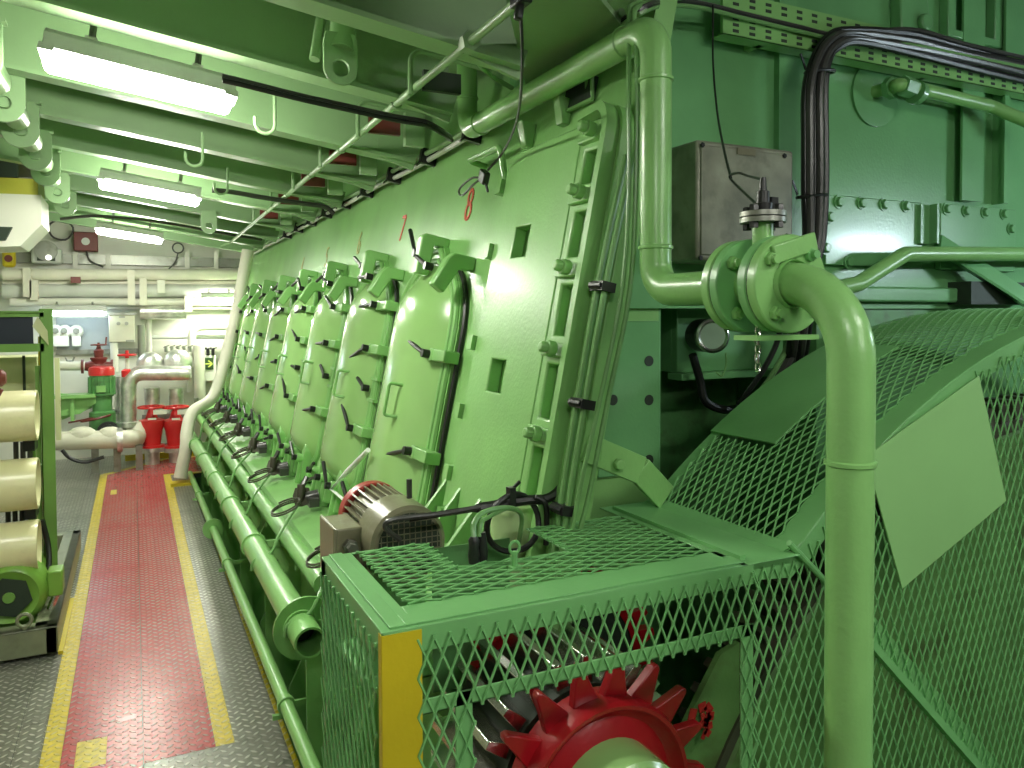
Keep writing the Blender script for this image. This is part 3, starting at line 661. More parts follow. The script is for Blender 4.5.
# gauge on its plate in the recess
gx, gy = U(710, 337, y=2.55), 2.55
gg = thing('pressure_gauge', (gx.x, 2.7, 1.65), 'round dial gauge on a green plate in the dark recess under the flanges', 'gauge')
pa, pb = U(677, 306, y=2.72), U(785, 368, y=2.72)
b = MB(); b.bb((pa.x, 2.72, pb.z), (pb.x, 2.76, pa.z + .1)); b.bb((pa.x - .02, 2.66, pb.z - .03), (pb.x, 2.76, pb.z)); b.bb((pa.x, 2.76, pb.z), (pa.x + .04, 3.02, pa.z)); b.build('gauge_plate', GW, gg, bevel=.004)
p = U(713, 336, y=2.50)
ax = V((-.35, -.93, .0)).normalized()
q = p
b = MB(); b.lathe(q - ax * .17, ax, [(0, .04), (.02, .070), (.15, .070), (.15, .058)], 32); b.build('gauge_case', BLACK, gg)
b = MB(); b.lathe(q - ax * .025, ax, [(0, .070), (.025, .071), (.03, .062), (.022, .052)], 32, False); b.build('bezel', STEEL, gg)
b = MB(); b.lathe(q - ax * .01, ax, [(0, .056), (.008, .056)], 32); b.build('dial', GLASS, gg)
b = MB(); b.tube(smooth_path([q + V((-.04, .08, -.08)), U(700, 380, y=2.6), U(706, 402, y=2.6), U(730, 410, y=2.6), U(752, 400, y=2.65)], 6), .018, 8); b.build('gauge_hose', BLACK, gg)
b = MB(); b.tube(smooth_path([q + V((.05, -.02, -.07)), U(726, 365, y=2.5), U(722, 376, y=2.5), U(716, 372, y=2.52)], 5), .004, 6); b.build('gauge_wire', CAB2, gg)
hl = ['black hose hanging in the recess right of the gauge, thinnest', 'grey-green hose hanging right of the gauge in the recess', 'dark hose at the right side of the recess beside the angle post']
for i, (u0, r, m) in enumerate(((772, .012, BLACK), (784, .012, CAB2), (792, .02, CABLE))):
    b = MB(); b.tube(smooth_path([U(u0 + 10, 318, y=2.45), U(u0 + 4, 345, y=2.47), U(u0 - 12, 375, y=2.5), U(u0 - 34, 405, y=2.55)], 6), r, 8); tag(b.build('hose' if i == 0 else 'hose.%03d' % i, m), hl[i], 'hose')
# cable tray across the casing
tr = thing('cable_tray', (3.1, EW, 3.0), 'long perforated green cable tray across the top of the end casing', 'tray')
t0, t1 = U(716, 16, y=2.42), U(716, 37, y=2.42)
b = MB(); b.bb((t0.x, 2.38, t1.z), (5.4, 2.395, t1.z + .17)); b.bb((t0.x, 2.38, t1.z), (5.4, 2.45, t1.z + .004)); b.build('tray_face', G, tr)
b = MB()
for i in range(40):
    x = t0.x + .05 + i * .085
    for z in (t1.z + .02, t1.z + .044, t1.z + .068, t1.z + .125, t1.z + .15): b.bb((x, 2.3785, z - .006), (x + .03, 2.381, z + .006))
b.build('tray_slots', DARK, tr)
for x in (2.3, 3.3, 4.3): b = MB().bb((x, 2.415, t1.z), (x + .03, EW, t1.z + .03)); b.build('tray_bracket', G, tr)
ztr = t1.z + .10
dl = ['leftmost dark cable of the bundle hanging down beside the junction box', 'second dark cable from the left in the hanging bundle', 'middle dark cable of the hanging bundle', 'fourth dark cable from the left in the hanging bundle', 'rightmost dark cable of the hanging bundle']
for i in range(5):
    du = (i - 2) * 5.0; y = 2.33 - .02 * (i % 2)
    zt_ = t1.z + .14 - i * .02
    pts = [V((x, 2.35 - .012 * (i % 2), zt_ + .010 * math.sin(x * 2.6 + i * 1.7))) for x in (5.2, 4.6, 4.1, 3.7, 3.35, 3.1)] + [U(850 + i * 2, 30 + i * 3, y=2.33), U(833 + du * .4, 36 + i * 3, y=y), U(821 + du * .7, 58 + i, y=y), U(815 + du * .95, 90, y=y), U(815 + du, 140, y=y), U(815 + du, 190, y=y), U(814 + du * .8, 240, y=y), U(806 + du * .8, 275, y=y), U(800 + du * .8, 330, y=y + .05), U(796 + du * .8, 360, y=2.5)]
    b = MB(); b.tube(smooth_path(pts, 6), .0165, 8); tag(b.build('hanging_cable' if i == 0 else 'hanging_cable.%03d' % i, BLACK if i % 2 == 0 else CABLE), dl[i], 'cable', 'cables hanging beside the junction box')
for i, (u, v) in enumerate(((828, 72), (812, 196), (806, 262))):
    b = MB(); p = U(u - (8 if i == 0 else 0), v, y=2.33); b.tube([p + V((.075 * math.cos(t), .035 * math.sin(t), .01 * math.cos(t))) for t in [2 * PI * k / 16 for k in range(16)]], .007, 6, True); b.bar(p + V((-.08, 0, 0)), p + V((-.13, -.02, .05)), .01, .004, (0, 1, 0))
    tag(b.build('cable_tie' if i == 0 else 'cable_tie.%03d' % i, BLACK), ['black tie round the hanging cable bundle just under the tray', 'black tie round the hanging cable bundle at the bolted plate top', 'black tie round the hanging cable bundle, lowest one'][i], 'tie')
# bundle passing over the riser pipe elbow
ol = ['topmost cable crossing over the riser elbow to the tray', 'middle cable crossing over the riser elbow to the tray', 'lowest cable crossing over the riser elbow to the tray']
for i in range(3):
    b = MB(); dv = i * 2.2 - 3
    b.tube(smooth_path([U(560, 62 + dv, x=1.50), U(600, 38 + dv, x=1.48), U(640, 12 + dv, y=2.05), U(665, 4 + dv, y=2.15), U(700, 6 + dv, y=2.3), U(745, 17 + dv, y=2.36), U(800, 30 + dv, y=2.36), U(840, 38 + dv, y=2.35)] + [V((x, 2.33, t1.z + .16 - .03 * i + .008 * math.sin(3 * x + i))) for x in (3.1, 3.5, 4.0, 4.6, 5.2)], 6), .009, 8)
    tag(b.build('supply_cable' if i == 0 else 'supply_cable.%03d' % i, [CABLE, BLACK, CAB2][i]), ol[i], 'cable', 'cables over the riser elbow')
# handrail pipe and drain pipe on the casing
b = MB(); b.tube(bend([U(790, 300, y=2.42), U(838, 288, y=2.33), U(858, 284, y=2.33), U(905, 254, y=2.33), U(1045, 254, y=2.33), U(1180, 254, y=2.4)], .10, 8), .034, 18)
o = b.build('handrail_pipe', G); tag(o, 'green pipe with a step bend crossing in front of the bolted plates', 'pipe')
wp = thing('water_pipe', U(872, 92, y=2.48), 'green pipe leaving a round wall disc below the cable tray', 'pipe')
b = MB(); p0 = U(874, 92, y=2.49); p1 = U(884, 92, y=2.40); p2 = U(906, 86, y=2.36); b.tube(bend([p0, p0 + V((.02, -.1, 0)), p2 + V((-.06, 0, 0)), p2, U(990, 106, y=2.36), U(1060, 135, y=2.2)], .06, 6), .030, 16); b.build('pipe', G, wp)
b = MB(); b.lathe(p0 + V((.015, -.06, 0)), (0, -1, 0), [(0, .05), (.03, .05)], 6); b.lathe(p2 + V((-.03, 0, 0)), (1, 0, -.1), [(0, .045), (.07, .045)], 6); b.lathe(p2 + V((.06, 0, -.02)), (1, 0, -.2), [(0, .052), (.03, .05)], 14); b.build('union_nut', GW, wp)
# =================================================================== GUARDS
BX0, BX1, BY0, BY1, BZ = .445, 1.42, 1.52, 2.085, 1.256
tg = thing('gear_guard', (.95, 1.8, 0), 'green mesh box guard with yellow corner over the red gear wheel', 'guard')
b = MB()
b.bb((BX0, BY0, BZ - .004), (.525, BY1, BZ)); b.bb((.525, BY0, BZ - .004), (BX1, 1.645, BZ)); b.bb((1.40, 1.52, BZ - .004), (1.605, 2.2, BZ))
b.bb((.735, 1.815, BZ - .004), (1.065, 1.835, BZ)); b.bb((.715, 1.835, BZ - .004), (.74, BY1, BZ)); b.bb((1.062, 1.835, BZ - .004), (1.085, BY1, BZ)); b.bb((.525, BY1 - .012, BZ - .004), (.74, BY1, BZ)); b.bb((1.085, BY1 - .012, BZ - .004), (1.42, BY1, BZ))
b.bb((BX0 + .02, BY0 + .012, BZ), (.5, BY1, BZ + .004)); b.bb((.5, BY0 + .012, BZ), (BX1, BY0 + .07, BZ + .004))
b.build('lid_frame', GG, tg, bevel=.0015)
b = MB()
b.bb((BX0, BY0, BZ - .055), (BX1 + .02, BY0 + .005, BZ - .002)); b.bb((BX0, BY0, BZ - .05), (BX0 + .005, BY1, BZ - .002)); b.bb((BX0, BY1 - .006, 0), (BX0 + .05, BY1, BZ - .003)); b.bb((BX0, BY1 - .05, 0), (BX0 + .006, BY1, BZ - .003))
b.bb((.53, BY0, 1.066), (1.44, BY0 + .006, 1.098)); b.bb((.53, BY0, 1.066), (1.44, BY0 + .03, 1.071))
b.bb((.606, BY0, .05), (.645, BY0 + .006, 1.098)); b.bb((1.400, BY0, -.5), (1.44, BY0 + .006, 1.098)); b.bb((.606, BY0, .22), (1.44, BY0 + .006, .26)); b.bb((BX0, BY0, 0), (.645, BY0 + .006, .05)); b.bb((BX0, BY0 + .006, 0), (BX0 + .006, BY1, .05))
b.build('frame', GG, tg, bevel=.0015)
b = MB(); b.bb((BX0 - .001, BY0 - .003, .0), (.530, BY0 + .003, BZ - .006)); b.bb((BX0 - .002, BY0, .0), (BX0 + .003, BY0 + .02, BZ - .006)); b.build('corner_strip', YEL, tg, label='yellow painted corner strip')
TOP = [(.528, 1.640), (1.40, 1.640), (1.40, 2.075), (1.08, 2.075), (1.07, 1.822), (.735, 1.832), (.728, 2.075), (.520, 2.075)]
expanded(lambda a, c: (V((a, c, BZ + .003)), V((0, 0, 1))), .50, 1.42, 1.62, 2.09, .080, .036, lambda a, c: inpoly(a, c, TOP)).build('top_mesh', GG, tg, smooth=False)
expanded(lambda a, c: (V((BX0 - .003, c, a)), V((-1, 0, 0))), .03, 1.235, 1.535, 2.09, .095, .047, lambda a, c: .03 < a < 1.225 and 1.55 < c < 2.075).build('side_mesh', GG, tg, smooth=False)
FRO = [(.525, .04), (.655, .04), (.655, 1.055), (1.398, 1.055), (1.398, .0), (1.455, .0), (1.455, 1.236), (.525, 1.236)]
expanded(lambda a, c: (V((c, BY0 - .004, a)), V((0, -1, 0))), .0, 1.24, .52, 1.46, .082, .0365, lambda a, c: inpoly(c, a, FRO)).build('front_mesh', GG, tg, smooth=False)
b = MB(); b.tube([(.865, 1.76, BZ + .0), (.865, 1.76, BZ + .045)], .008, 8); b.tube([V((.865, 1.76, BZ + .055)) + V((.014 * math.cos(t), 0, .016 * math.sin(t))) for t in [2 * PI * i / 14 for i in range(14)]], .004, 6, True); b.lathe((.865, 1.76, BZ), (0, 0, 1), [(0, .018), (.008, .018)], 8); b.build('eye_bolt', GG, tg)
b = MB(); b.prism([(1.28, 2.07, BZ - .01), (1.28, 2.07, .8), (.78, 2.07, .8), (.78, 2.07, BZ - .01)], (0, .008, 0)) if False else b.bb((.80, 2.19, .76), (1.36, 2.195, 1.20)); b.build('back_plate', GB, tg)
# red bolts row behind mesh strip -> red rear wheel
ACX, ACZ, AR = 3.28, -.51, 2.43
RP = lambda th, y, r=AR: V((ACX + r * math.cos(th), y, ACZ + r * math.sin(th)))
TH0, TH1 = math.radians(133.4), math.radians(58)
AY0, AY1 = 1.545, 2.2
fg = thing('flywheel_guard', (3.28, 1.9, -.56), 'large arched green mesh guard over the flywheel', 'guard')
b = MB(); N = 40; TH = [TH0 + (TH1 - TH0) * i / N for i in range(N + 1)]
def strip(y0, y1, r0, r1):
    b.loft([[RP(t, y0, r0), RP(t, y1, r0), RP(t, y1, r1), RP(t, y0, r1)] for t in TH])
strip(AY0, AY0 + .082, AR - .005, AR); strip(AY0, AY0 + .005, AR - .062, AR - .005)
strip(AY1 - .045, AY1, AR - .005, AR); strip(AY1 - .005, AY1, AR - .06, AR - .005)
b.prism([(1.443, AY0 + .001, BZ - .055), (1.443, AY0 + .001, BZ - .004), (1.605, AY0 + .001, BZ), RP(TH0 - .05, AY0 + .001, AR - .006), RP(TH0 - .05, AY0 + .001, AR - .062), (1.60, AY0 + .001, BZ - .07)], (0, .003, 0))
b.build('frame', GG, fg, bevel=.0015)
b = MB(); b.bar((1.435, 1.50 + .055, BZ + .005), (1.435, 2.16, BZ + .005), .018, .012, (0, 0, 1)); b.bar((1.60, 1.56, BZ + .004), (1.60, 2.2, BZ + .004), .05, .005, (-.4, 0, 1)); b.build('sill_bar', GG, fg)
ARL = math.radians(.75)
pan0, pan1 = math.radians(125.2), math.radians(109.5)
def arch_in(s, y):
    th = TH0 - s / AR
    if not (1.622 < y < 2.168) or th < TH1: return False
    if pan1 - .006 < th < pan0 + .006 and y > 1.885: return False
    return True
expanded(lambda s, y: (RP(TH0 - s / AR, y, AR + .003), V((math.cos(TH0 - s / AR), 0, math.sin(TH0 - s / AR)))), .01, 3.15, 1.60, 2.19, .072, .034, arch_in, w=.0042).build('arch_mesh', GG, fg, smooth=False)
b = MB(); b.loft([[RP(pan0 + (pan1 - pan0) * i / 12, 1.885, AR + .002), RP(pan0 + (pan1 - pan0) * i / 12, 2.2, AR + .002), RP(pan0 + (pan1 - pan0) * i / 12, 2.2, AR + .009), RP(pan0 + (pan1 - pan0) * i / 12, 1.885, AR + .009)] for i in range(13)]); b.build('arch_cover_plate', GG, fg, bevel=.001)
prof = lambda x: ACZ + math.sqrt(max(0, AR * AR - (x - ACX) ** 2)) if x > 1.61 else BZ - .0
panel = [(1.871, 1.496), (2.375, 1.708), (2.521, 1.299), (2.029, 1.091)]
def front_in(z, x):
    if x < 1.46 or x > 4.55 or z < -.45: return False
    lim = prof(x)
    if x < 1.62: lim = BZ
    dx = (x - ACX); rr = math.hypot(dx, z - ACZ)
    if x >= 1.62 and rr > AR - .038: return False
    if x < 1.62 and z > BZ - .03 - max(0, 1.5 - x) * .0: return False
    return not inpoly(x, z, panel) and abs(x - 1.745) > .012
expanded(lambda a, c: (V((c, AY0 - .004, a)), V((0, -1, 0))), -.45, 1.93, 1.44, 4.5, .082, .0365, front_in, w=.0042).build('front_mesh', GG, fg, smooth=False)
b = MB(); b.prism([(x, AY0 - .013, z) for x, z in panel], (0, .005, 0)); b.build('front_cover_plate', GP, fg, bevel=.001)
b = MB(); b.bar((1.78, AY0 + .006, 1.115), (2.75, AY0 + .006, .155), .075, .006, (0, -1, 0)); b.bar((1.756, AY0 - .012, 1.091), (2.726, AY0 - .012, .131), .022, .03, (0, -1, 0)); b.bb((1.735, AY0, -.5), (1.775, AY0 + .006, 1.24)); b.bb((3.24, AY0, -.5), (3.30, AY0 + .006, 1.86)); b.build('brace', GG, fg)
b = MB(); b.tube([U(789, 543, y=1.535), U(827, 583, y=1.535)], .009, 8); b.build('stay_rod', GG, fg)
# flywheel inside
fw = thing('flywheel', (ACX, 2.0, -.56), 'big green flywheel disc with toothed steel rim behind the mesh guard', 'flywheel')
b = MB(); b.lathe((ACX, 1.80, ACZ), (0, 1, 0), [(0, .25), (0, 1.72), (-.02, 1.74), (-.02, 1.98), (.0, 2.0), (.16, 2.0), (.16, .25)], 96); b.build('disc', GR, fw); b = MB(); b.lathe((ACX, 1.79, ACZ), (0, 1, 0), [(0, 1.985), (0, 2.02), (.17, 2.02), (.17, 1.985)], 96, False); b.build('rim_band', DEVM, fw)
b = MB(); NT = 150
for i in range(NT):
    a = 2 * PI * i / NT
    if not (60 < math.degrees(a) < 190): continue
    d = V((math.cos(a), 0, math.sin(a))); t = V((-math.sin(a), 0, math.cos(a))); c = V((ACX, 1.82, ACZ))
    q = [c + d * 2.0 - t * .03, c + d * 2.09 - t * .014, c + d * 2.09 + t * .014, c + d * 2.0 + t * .03]; b.prism(q, (0, .13, 0))
b.build('ring_teeth', DEVM, fw)
b = MB(); c = U(700, 725, y=1.775)
for pts in ([(-.5, .9), (-.75, .3), (-.65, -.2)], [(-.1, .8), (.5, .9), (.9, .5), (.8, .1), (.4, .35), (.1, .3)], [(.1, -.1), (.3, .1), (.7, .0), (.75, -.35), (.45, -.6), (.2, -.5)]):
    P_ = [c + V((x * .045, 0, z * .06)) for x, z in pts]
    for p, q in zip(P_[:-1], P_[1:]): b.bar(p, q, .026, .003, (0, -1, 0))
b.build('stencil_mark', RED, fw)
b = MB(); b.prism([U(735, 640, y=1.82), U(735, 800, y=1.82), U(690, 800, y=1.82), U(672, 740, y=1.82), U(716, 652, y=1.82)], (0, -.02, 0)) ; b.build('side_plate', GR, fw)
# red gear wheel and steel pinion
GC = V((1.092, 1.72, .645))
gw = thing('toothed_gear', GC, 'red toothed gear wheel with dished body and green hub inside the box guard', 'gear')
b = MB(); NT = 17
b.lathe(GC, (0, 1, 0), [(-.06, .13), (-.05, .165), (-.03, .205), (-.04, .222), (-.062, .236), (-.064, .246), (-.045, .253), (.05, .25), (.05, .1)], 56)
b.build('body', RED, gw)
b = MB()
for i in range(NT):
    a = PI / 2 + 2 * PI * (i + .5) / NT; d = V((math.cos(a), 0, math.sin(a))); t = V((-math.sin(a), 0, math.cos(a)))
    q = [GC + d * .243 - t * .040, GC + d * .29 - t * .026, GC + d * .345 - t * .011, GC + d * .353, GC + d * .345 + t * .011, GC + d * .29 + t * .026, GC + d * .243 + t * .040]
    b.prism([p + V((0, -.012, 0)) for p in q], (0, .03, 0))
b.build('tooth_ring', RED, gw, bevel=.004)
b = MB(); b.lathe(GC, (0, -1, 0), [(.02, .16), (.17, .158), (.18, .148), (.18, .0)], 40); b.build('hub', GD, gw)
pn = thing('steel_pinion', (1.08, 2.0, .645), 'long-toothed bare steel pinion behind the red gear wheel', 'gear')
b = MB(); b.lathe((GC.x, 1.79, GC.z), (0, 1, 0), [(0, .25), (.36, .25)], 40); b.build('pinion_core', DARK, pn)
b = MB()
for i in range(22):
    a = 2 * PI * i / 22 + .1; d = V((math.cos(a), 0, math.sin(a))); t = V((-math.sin(a), 0, math.cos(a)))
    c = V((GC.x, 1.80, GC.z)); b.prism([c + d * .245 - t * .022, c + d * .325 - t * .012, c + d * .325 + t * .012, c + d * .245 + t * .022], (0, .33, 0))
b.build('pinion_teeth', STEEL, pn, bevel=.003)
rw = thing('rear_gear', (1.15, 2.1, .9), 'dark red toothed wheel deep behind the upper mesh strip', 'gear')
b = MB(); c = V((1.24, 2.14, .74)); b.lathe(c, (0, 1, 0), [(0, .26), (0, .295), (.04, .295), (.04, .26)], 48, False)
for i in range(26):
    a = 2 * PI * i / 26; d = V((math.cos(a), 0, math.sin(a))); t = V((-math.sin(a), 0, math.cos(a))); b.prism([c + d * .29 - t * .028, c + d * .35 - t * .012, c + d * .35 + t * .012, c + d * .29 + t * .028], (0, .04, 0))
b.build('wheel', RED, rw); b = MB(); b.lathe(c + V((0, .01, 0)), (0, 1, 0), [(0, .265), (.02, .265)], 40); b.build('web', DARK, rw)
# =================================================================== TURNING GEAR MOTOR
mc = V((.752, 2.26, 1.20)); MR = .120
mo = thing('turning_motor', (mc.x, 2.45, .74), 'grey finned electric motor with a red end ring on the engine ledge behind the guard', 'motor')
b = MB(); b.lathe(mc, (0, 1, 0), [(0, MR - .03), (0, MR - .012), (.012, MR), (.165, MR + .002), (.17, MR - .006), (.17, .06)], 40); b.build('fan_cover', GREY, mo)
b = MB()
for i in range(-5, 6):
    h = math.sqrt(max(0, .098 ** 2 - (i * .018) ** 2)); b.bb((mc.x + i * .018 - .0013, mc.y - .004, mc.z - h), (mc.x + i * .018 + .0013, mc.y + .0013, mc.z + h)); b.bb((mc.x - h, mc.y - .004, mc.z + i * .018 - .0013), (mc.x + h, mc.y + .0013, mc.z + i * .018 + .0013))
b.build('fan_grille', GREY, mo); MB().cyl(mc + V((0, .001, 0)), mc + V((0, -.0015, 0)), .099, 32).build('fan_opening', DARK, mo)
b = MB(); b.cyl(mc + V((0, .11, 0)), mc + V((0, .40, 0)), .096, 36)
for i in range(30):
    a = 2 * PI * i / 30; d = V((math.cos(a), 0, math.sin(a))); b.bar(mc + d * .103 + V((0, .175, 0)), mc + d * .103 + V((0, .385, 0)), .006, .026, d)
b.build('finned_body', GREY, mo)
b = MB(); b.lathe(mc, (0, 1, 0), [(.385, .08), (.385, .112), (.39, .117), (.435, .117), (.445, .105), (.46, .06)], 36); b.build('end_ring', paint('dull_red_ring', (.33, .035, .03), .35), mo, label='red end ring')
b = MB(); c = mc + V((-.155, .22, -.045)); b.box(c, (.085, .19, .17)); b.box(c + V((-.045, 0, .0)), (.012, .20, .18)); b.box(c + V((.06, 0, .0)), (.05, .11, .11)); b.build('terminal_box', GREY, mo, bevel=.008)
b = MB()
for k, (dz) in enumerate((.03, -.03)): b.lathe(c + V((.0, -.09, dz)), (0, -1, 0), [(0, .024), (.03, .024), (.03, .017), (.05, .017)], 6)
b.build('cable_gland', DST, mo)
b = MB(); b.bb((mc.x - .09, 2.36, .76), (mc.x + .09, 2.62, mc.z - .10)); b.bb((mc.x - .13, 2.34, .74), (mc.x + .13, 2.66, .775)); b.build('pedestal', GG, mo, bevel=.006)
b = MB(); b.cyl(mc + V((.02, .06, .13)), mc + V((.02, .06, .19)), .009, 8); b.build('lifting_eye', CABLE, mo)
# green pot and coil behind the guard
b = MB(); p = U(514, 560, y=2.25); b.lathe((p.x, 2.25, .75), (0, 0, 1), [(0, .075), (.515, .075), (.53, .07), (.54, .055), (.55, .02)], 28); tag(b.build('oil_cup', paint('pale_pot_green', (.42, .58, .27), .35)), 'plain green cylindrical pot behind the notch of the box guard', 'pot')
b = MB(); p = U(513, 523, y=2.12); b.tube([p + V((.088 * math.cos(t), .01 * math.sin(2 * t), .088 * math.sin(t))) for t in [2 * PI * i / 30 for i in range(30)]], .0095, 8, True); tag(b.build('cable_coil', BLACK), 'black ring of coiled cable hanging above the guard notch', 'cable')
b = MB(); pa = mc + V((.0, .03, .06)); pts = [U(409, 519, y=2.2), U(440, 514, y=2.18), U(480, 508, y=2.16), U(520, 501, y=2.13), U(550, 497, y=2.12), U(566, 478, y=2.12), U(576, 445, y=2.12), U(590, 405, y=2.14)]
b.tube(smooth_path(pts, 6), [.010] * 12 + [.016] * 30 + [.012], 8); b.v = b.v; tag(b.build('motor_cable', BLACK), 'black motor cable sagging from the grey motor to the conduits on the crankcase', 'cable')
b = MB(); b.tube(smooth_path([U(400, 540, y=2.21), U(385, 527, y=2.19), U(395, 519, y=2.18), U(440, 514, y=2.17), U(480, 507, y=2.15)], 6), .008, 8); tag(b.build('motor_lead', CABLE), 'thin dark lead looping out of the motor fan end', 'cable')
b = MB(); b.tube(smooth_path([U(535, 497, y=2.11), U(545, 503, y=2.10), U(547, 520, y=2.10), U(546, 545, y=2.1)], 5), .009, 8); tag(b.build('drop_cable', BLACK), 'short black cable dropping from the motor cable behind the notch', 'cable')
b = MB(); p = U(511, 497, y=2.12); b.box(p, (.02, .03, .06)); b.bar(p + V((0, 0, .02)), p + V((.03, 0, .045)), .01, .006, (0, -1, 0)); tag(b.build('cable_tie', BLACK), 'black tie standing up on the motor cable', 'tie')
sc = thing('sensor_lead', U(476, 560, z=BZ), 'green flexible lead arching between black plugs at the guard notch', 'cable')
b = MB(); p = U(474, 563, z=BZ); b.lathe(p, (0, 0, 1), [(0, .014), (.02, .016), (.04, .013), (.06, .015), (.07, .009)], 10); q = p + V((.028, .01, 0)); b.lathe(q, (0, 0, 1), [(0, .014), (.025, .016), (.05, .013), (.075, .01)], 10); b.build('plug', BLACK, sc)
for r_, o_ in ((.0075, 0), (.006, .02)):
    b = MB(); b.tube(smooth_path([p + V((o_, o_ * .3, .065)), p + V((.01 + o_, .02, .10)), p + V((.06, .06, .115 - o_)), p + V((.16, .12, .10)), p + V((.24, .20, .05)), p + V((.26, .26, -.05))], 6), r_, 8); b.build('flexible_lead', CAB2, sc)
# hanging black lead with plug in front of the 8
hw = thing('pendant_lead', U(515, 10, x=1.2), 'thin black lead hanging from the overhead rod with a small black plug', 'cable')
b = MB(); b.tube(smooth_path([U(519, -12, x=.98), U(521, 20, x=.98), U(522, 70, x=1.05), U(517, 120, x=1.2), U(503, 152, x=1.34), U(488, 170, x=1.35)], 6), .005, 6); b.build('wire', BLACK, hw)
p = U(484, 177, x=1.35); b = MB(); b.box(p, (.03, .06, .055), Matrix.Rotation(.5, 3, 'X')); b.bar(p, p + V((0, -.04, -.07)), .012, .012, (1, 0, 0)); b.build('plug', BLACK, hw, bevel=.006)
b = MB(); b.tube(smooth_path([p + V((0, .03, -.0)), U(472, 178, x=1.34), U(461, 187, x=1.34), U(459, 193, x=1.34), U(463, 195, x=1.34), U(474, 184, x=1.34), p], 6), .005, 6); b.build('wire_loop', BLACK, hw)
p = U(521, 6, x=.98); b = MB(); p = p + V((0, 0, .02)); b.box(p, (.04, .07, .04)); b.cyl(p, p + V((-.01, .0, -.06)), .014, 8); b.build('connector', BLACK, hw, bevel=.01)
# =================================================================== OVERHEAD
EX = V((1, 0, -TS)).normalized(); EZ = V((TS, 0, 1)).normalized(); ER = Matrix((EX, YA, EZ)).transposed()
def fixture(name, c, L, label, mat=TUBE, group='fluorescent deckhead lights', rot=None, drop=.11):
    R_ = ER if rot is None else rot
    t = thing(name, c, label, 'light', group); c = V(c); P_ = lambda x, y, z: c + R_ @ V((x, y, z))
    b = MB()
    pr = [(-.075, .0), (-.075, .055), (-.05, .075), (.05, .075), (.075, .055), (.075, .0)]
    b.loft([[P_(-L / 2, y, z) for y, z in pr], [P_(L / 2, y, z) for y, z in pr]]); b.build('housing', LGREY, t, bevel=.004)
    for x, w in ((-L / 2 - .012, .05), (L / 2 - .038, .05)):
        b = MB(); b.loft([[P_(x, y, z) for y, z in [(-.08, -.012), (-.08, .012), (.08, .012), (.08, -.012)]], [P_(x + w, y, z) for y, z in [(-.08, -.012), (-.08, .012), (.08, .012), (.08, -.012)]]])
        b.build('end_clip', LGREY, t)
    b = MB(); dp_ = [(-.072, .0), (-.070, -.035), (-.045, -.062), (.045, -.062), (.070, -.035), (.072, .0)]
    b.loft([[P_(-L / 2 + .006, y * .9, z * .85) for y, z in dp_]] + [[P_(s, y, z) for y, z in dp_] for s in (-L / 2 + .02, L / 2 - .02)] + [[P_(L / 2 - .006, y * .9, z * .85) for y, z in dp_]]); b.build('diffuser', mat, t)
    for s in (-.28, .28):
        b = MB(); b.loft([[P_(s * L - .02, y, z) for y, z in ((-.05, .07), (.05, .07), (.05, .085), (-.05, .085))], [P_(s * L + .02, y, z) for y, z in ((-.05, .07), (.05, .07), (.05, .085), (-.05, .085))]])
        b.cyl(P_(s * L, .0, .08), P_(s * L, .0, .08 + drop), .012, 8); b.build('bracket', DST, t)
    return t
LABL = ['bright fluorescent light over the walkway, nearest and largest', 'second bright fluorescent light along the walkway ceiling', 'third bright fluorescent light over the walkway, near the far wall']
for i, (u, v, z) in enumerate(((143, 84, 2.80), (151, 193, 2.80), (130, 236, 2.80))):
    c = U(u, v, z=z); c.z += .03; c.z = min(c.z, cz(c.x) - .10 + .07)
    fixture('ceiling_light' if i == 0 else 'ceiling_light.%03d' % i, c, .66, LABL[i])
# unseen fixtures added to light the scene: behind and beside the camera
fixture('ceiling_light.003', (.10, -.10, cz(.1) - .05), .66, 'fluorescent light overhead behind the viewpoint', TUBE3)
c = V((2.3, -.5, 3.3)); fixture('ceiling_light.004', c, 1.1, 'fluorescent light high above the arched guard, out of the picture', TUBE3, rot=Matrix.Identity(3), drop=.6)
c = V((5.2, .65, 2.50)); fixture('ceiling_light.005', c, .66, 'cool fluorescent light hanging beyond the flywheel guard at the far right, out of the picture', TUBE4, rot=Matrix.Identity(3), drop=.5)
fixture('ceiling_light.006', (1.9, -1.7, 2.75), 1.1, 'added fluorescent light, unseen behind the viewpoint to the right', TUBE3, rot=Matrix.Identity(3), drop=.8)  # extra lamp added for more frontal light on the guards
# overhead rod with collars
rx = lambda y: 1.015 + (y - 2.05) * .006
rd = thing('overhead_rod', (1.03, 5.5, 2.8), 'long thin pale green rod running under the deckhead beams beside the engine', 'pipe')
b = MB(); b.tube([(rx(1.4), 1.4, 2.81), (rx(9.5), 9.5, 2.80)], .0155, 12); b.build('rod', CEIL, rd)
b = MB(); c = U(467, 36, x=rx(2.4)); b.lathe((rx(c.y), c.y - .04, 2.81), (0, 1, 0), [(0, .022), (.0, .034), (.025, .036), (.025, .028), (.06, .028), (.06, .02)], 6); b.build('coupling', CEIL, rd)
for i, y in enumerate(BEAMS[4:-1]):
    b = MB(); b.tube([V((rx(y), y + .02, 2.81)) + V((.022 * math.cos(t), 0, .022 * math.sin(t))) for t in [-PI + PI * k / 8 for k in range(9)]] , .004, 6); b.bb((rx(y) - .026, y + .012, 2.805), (rx(y) + .026, y + .03, cz(1.05, .0))); b.build('rod_clip', CEIL, rd)
b = MB(); b.tube(smooth_path([(rx(9.5), 9.5, 2.80), (rx(9.5) - .02, 9.62, 2.78), (rx(9.5) - .12, 9.7, 2.74)], 4), .015, 8); b.build('rod_end', CEIL, rd)
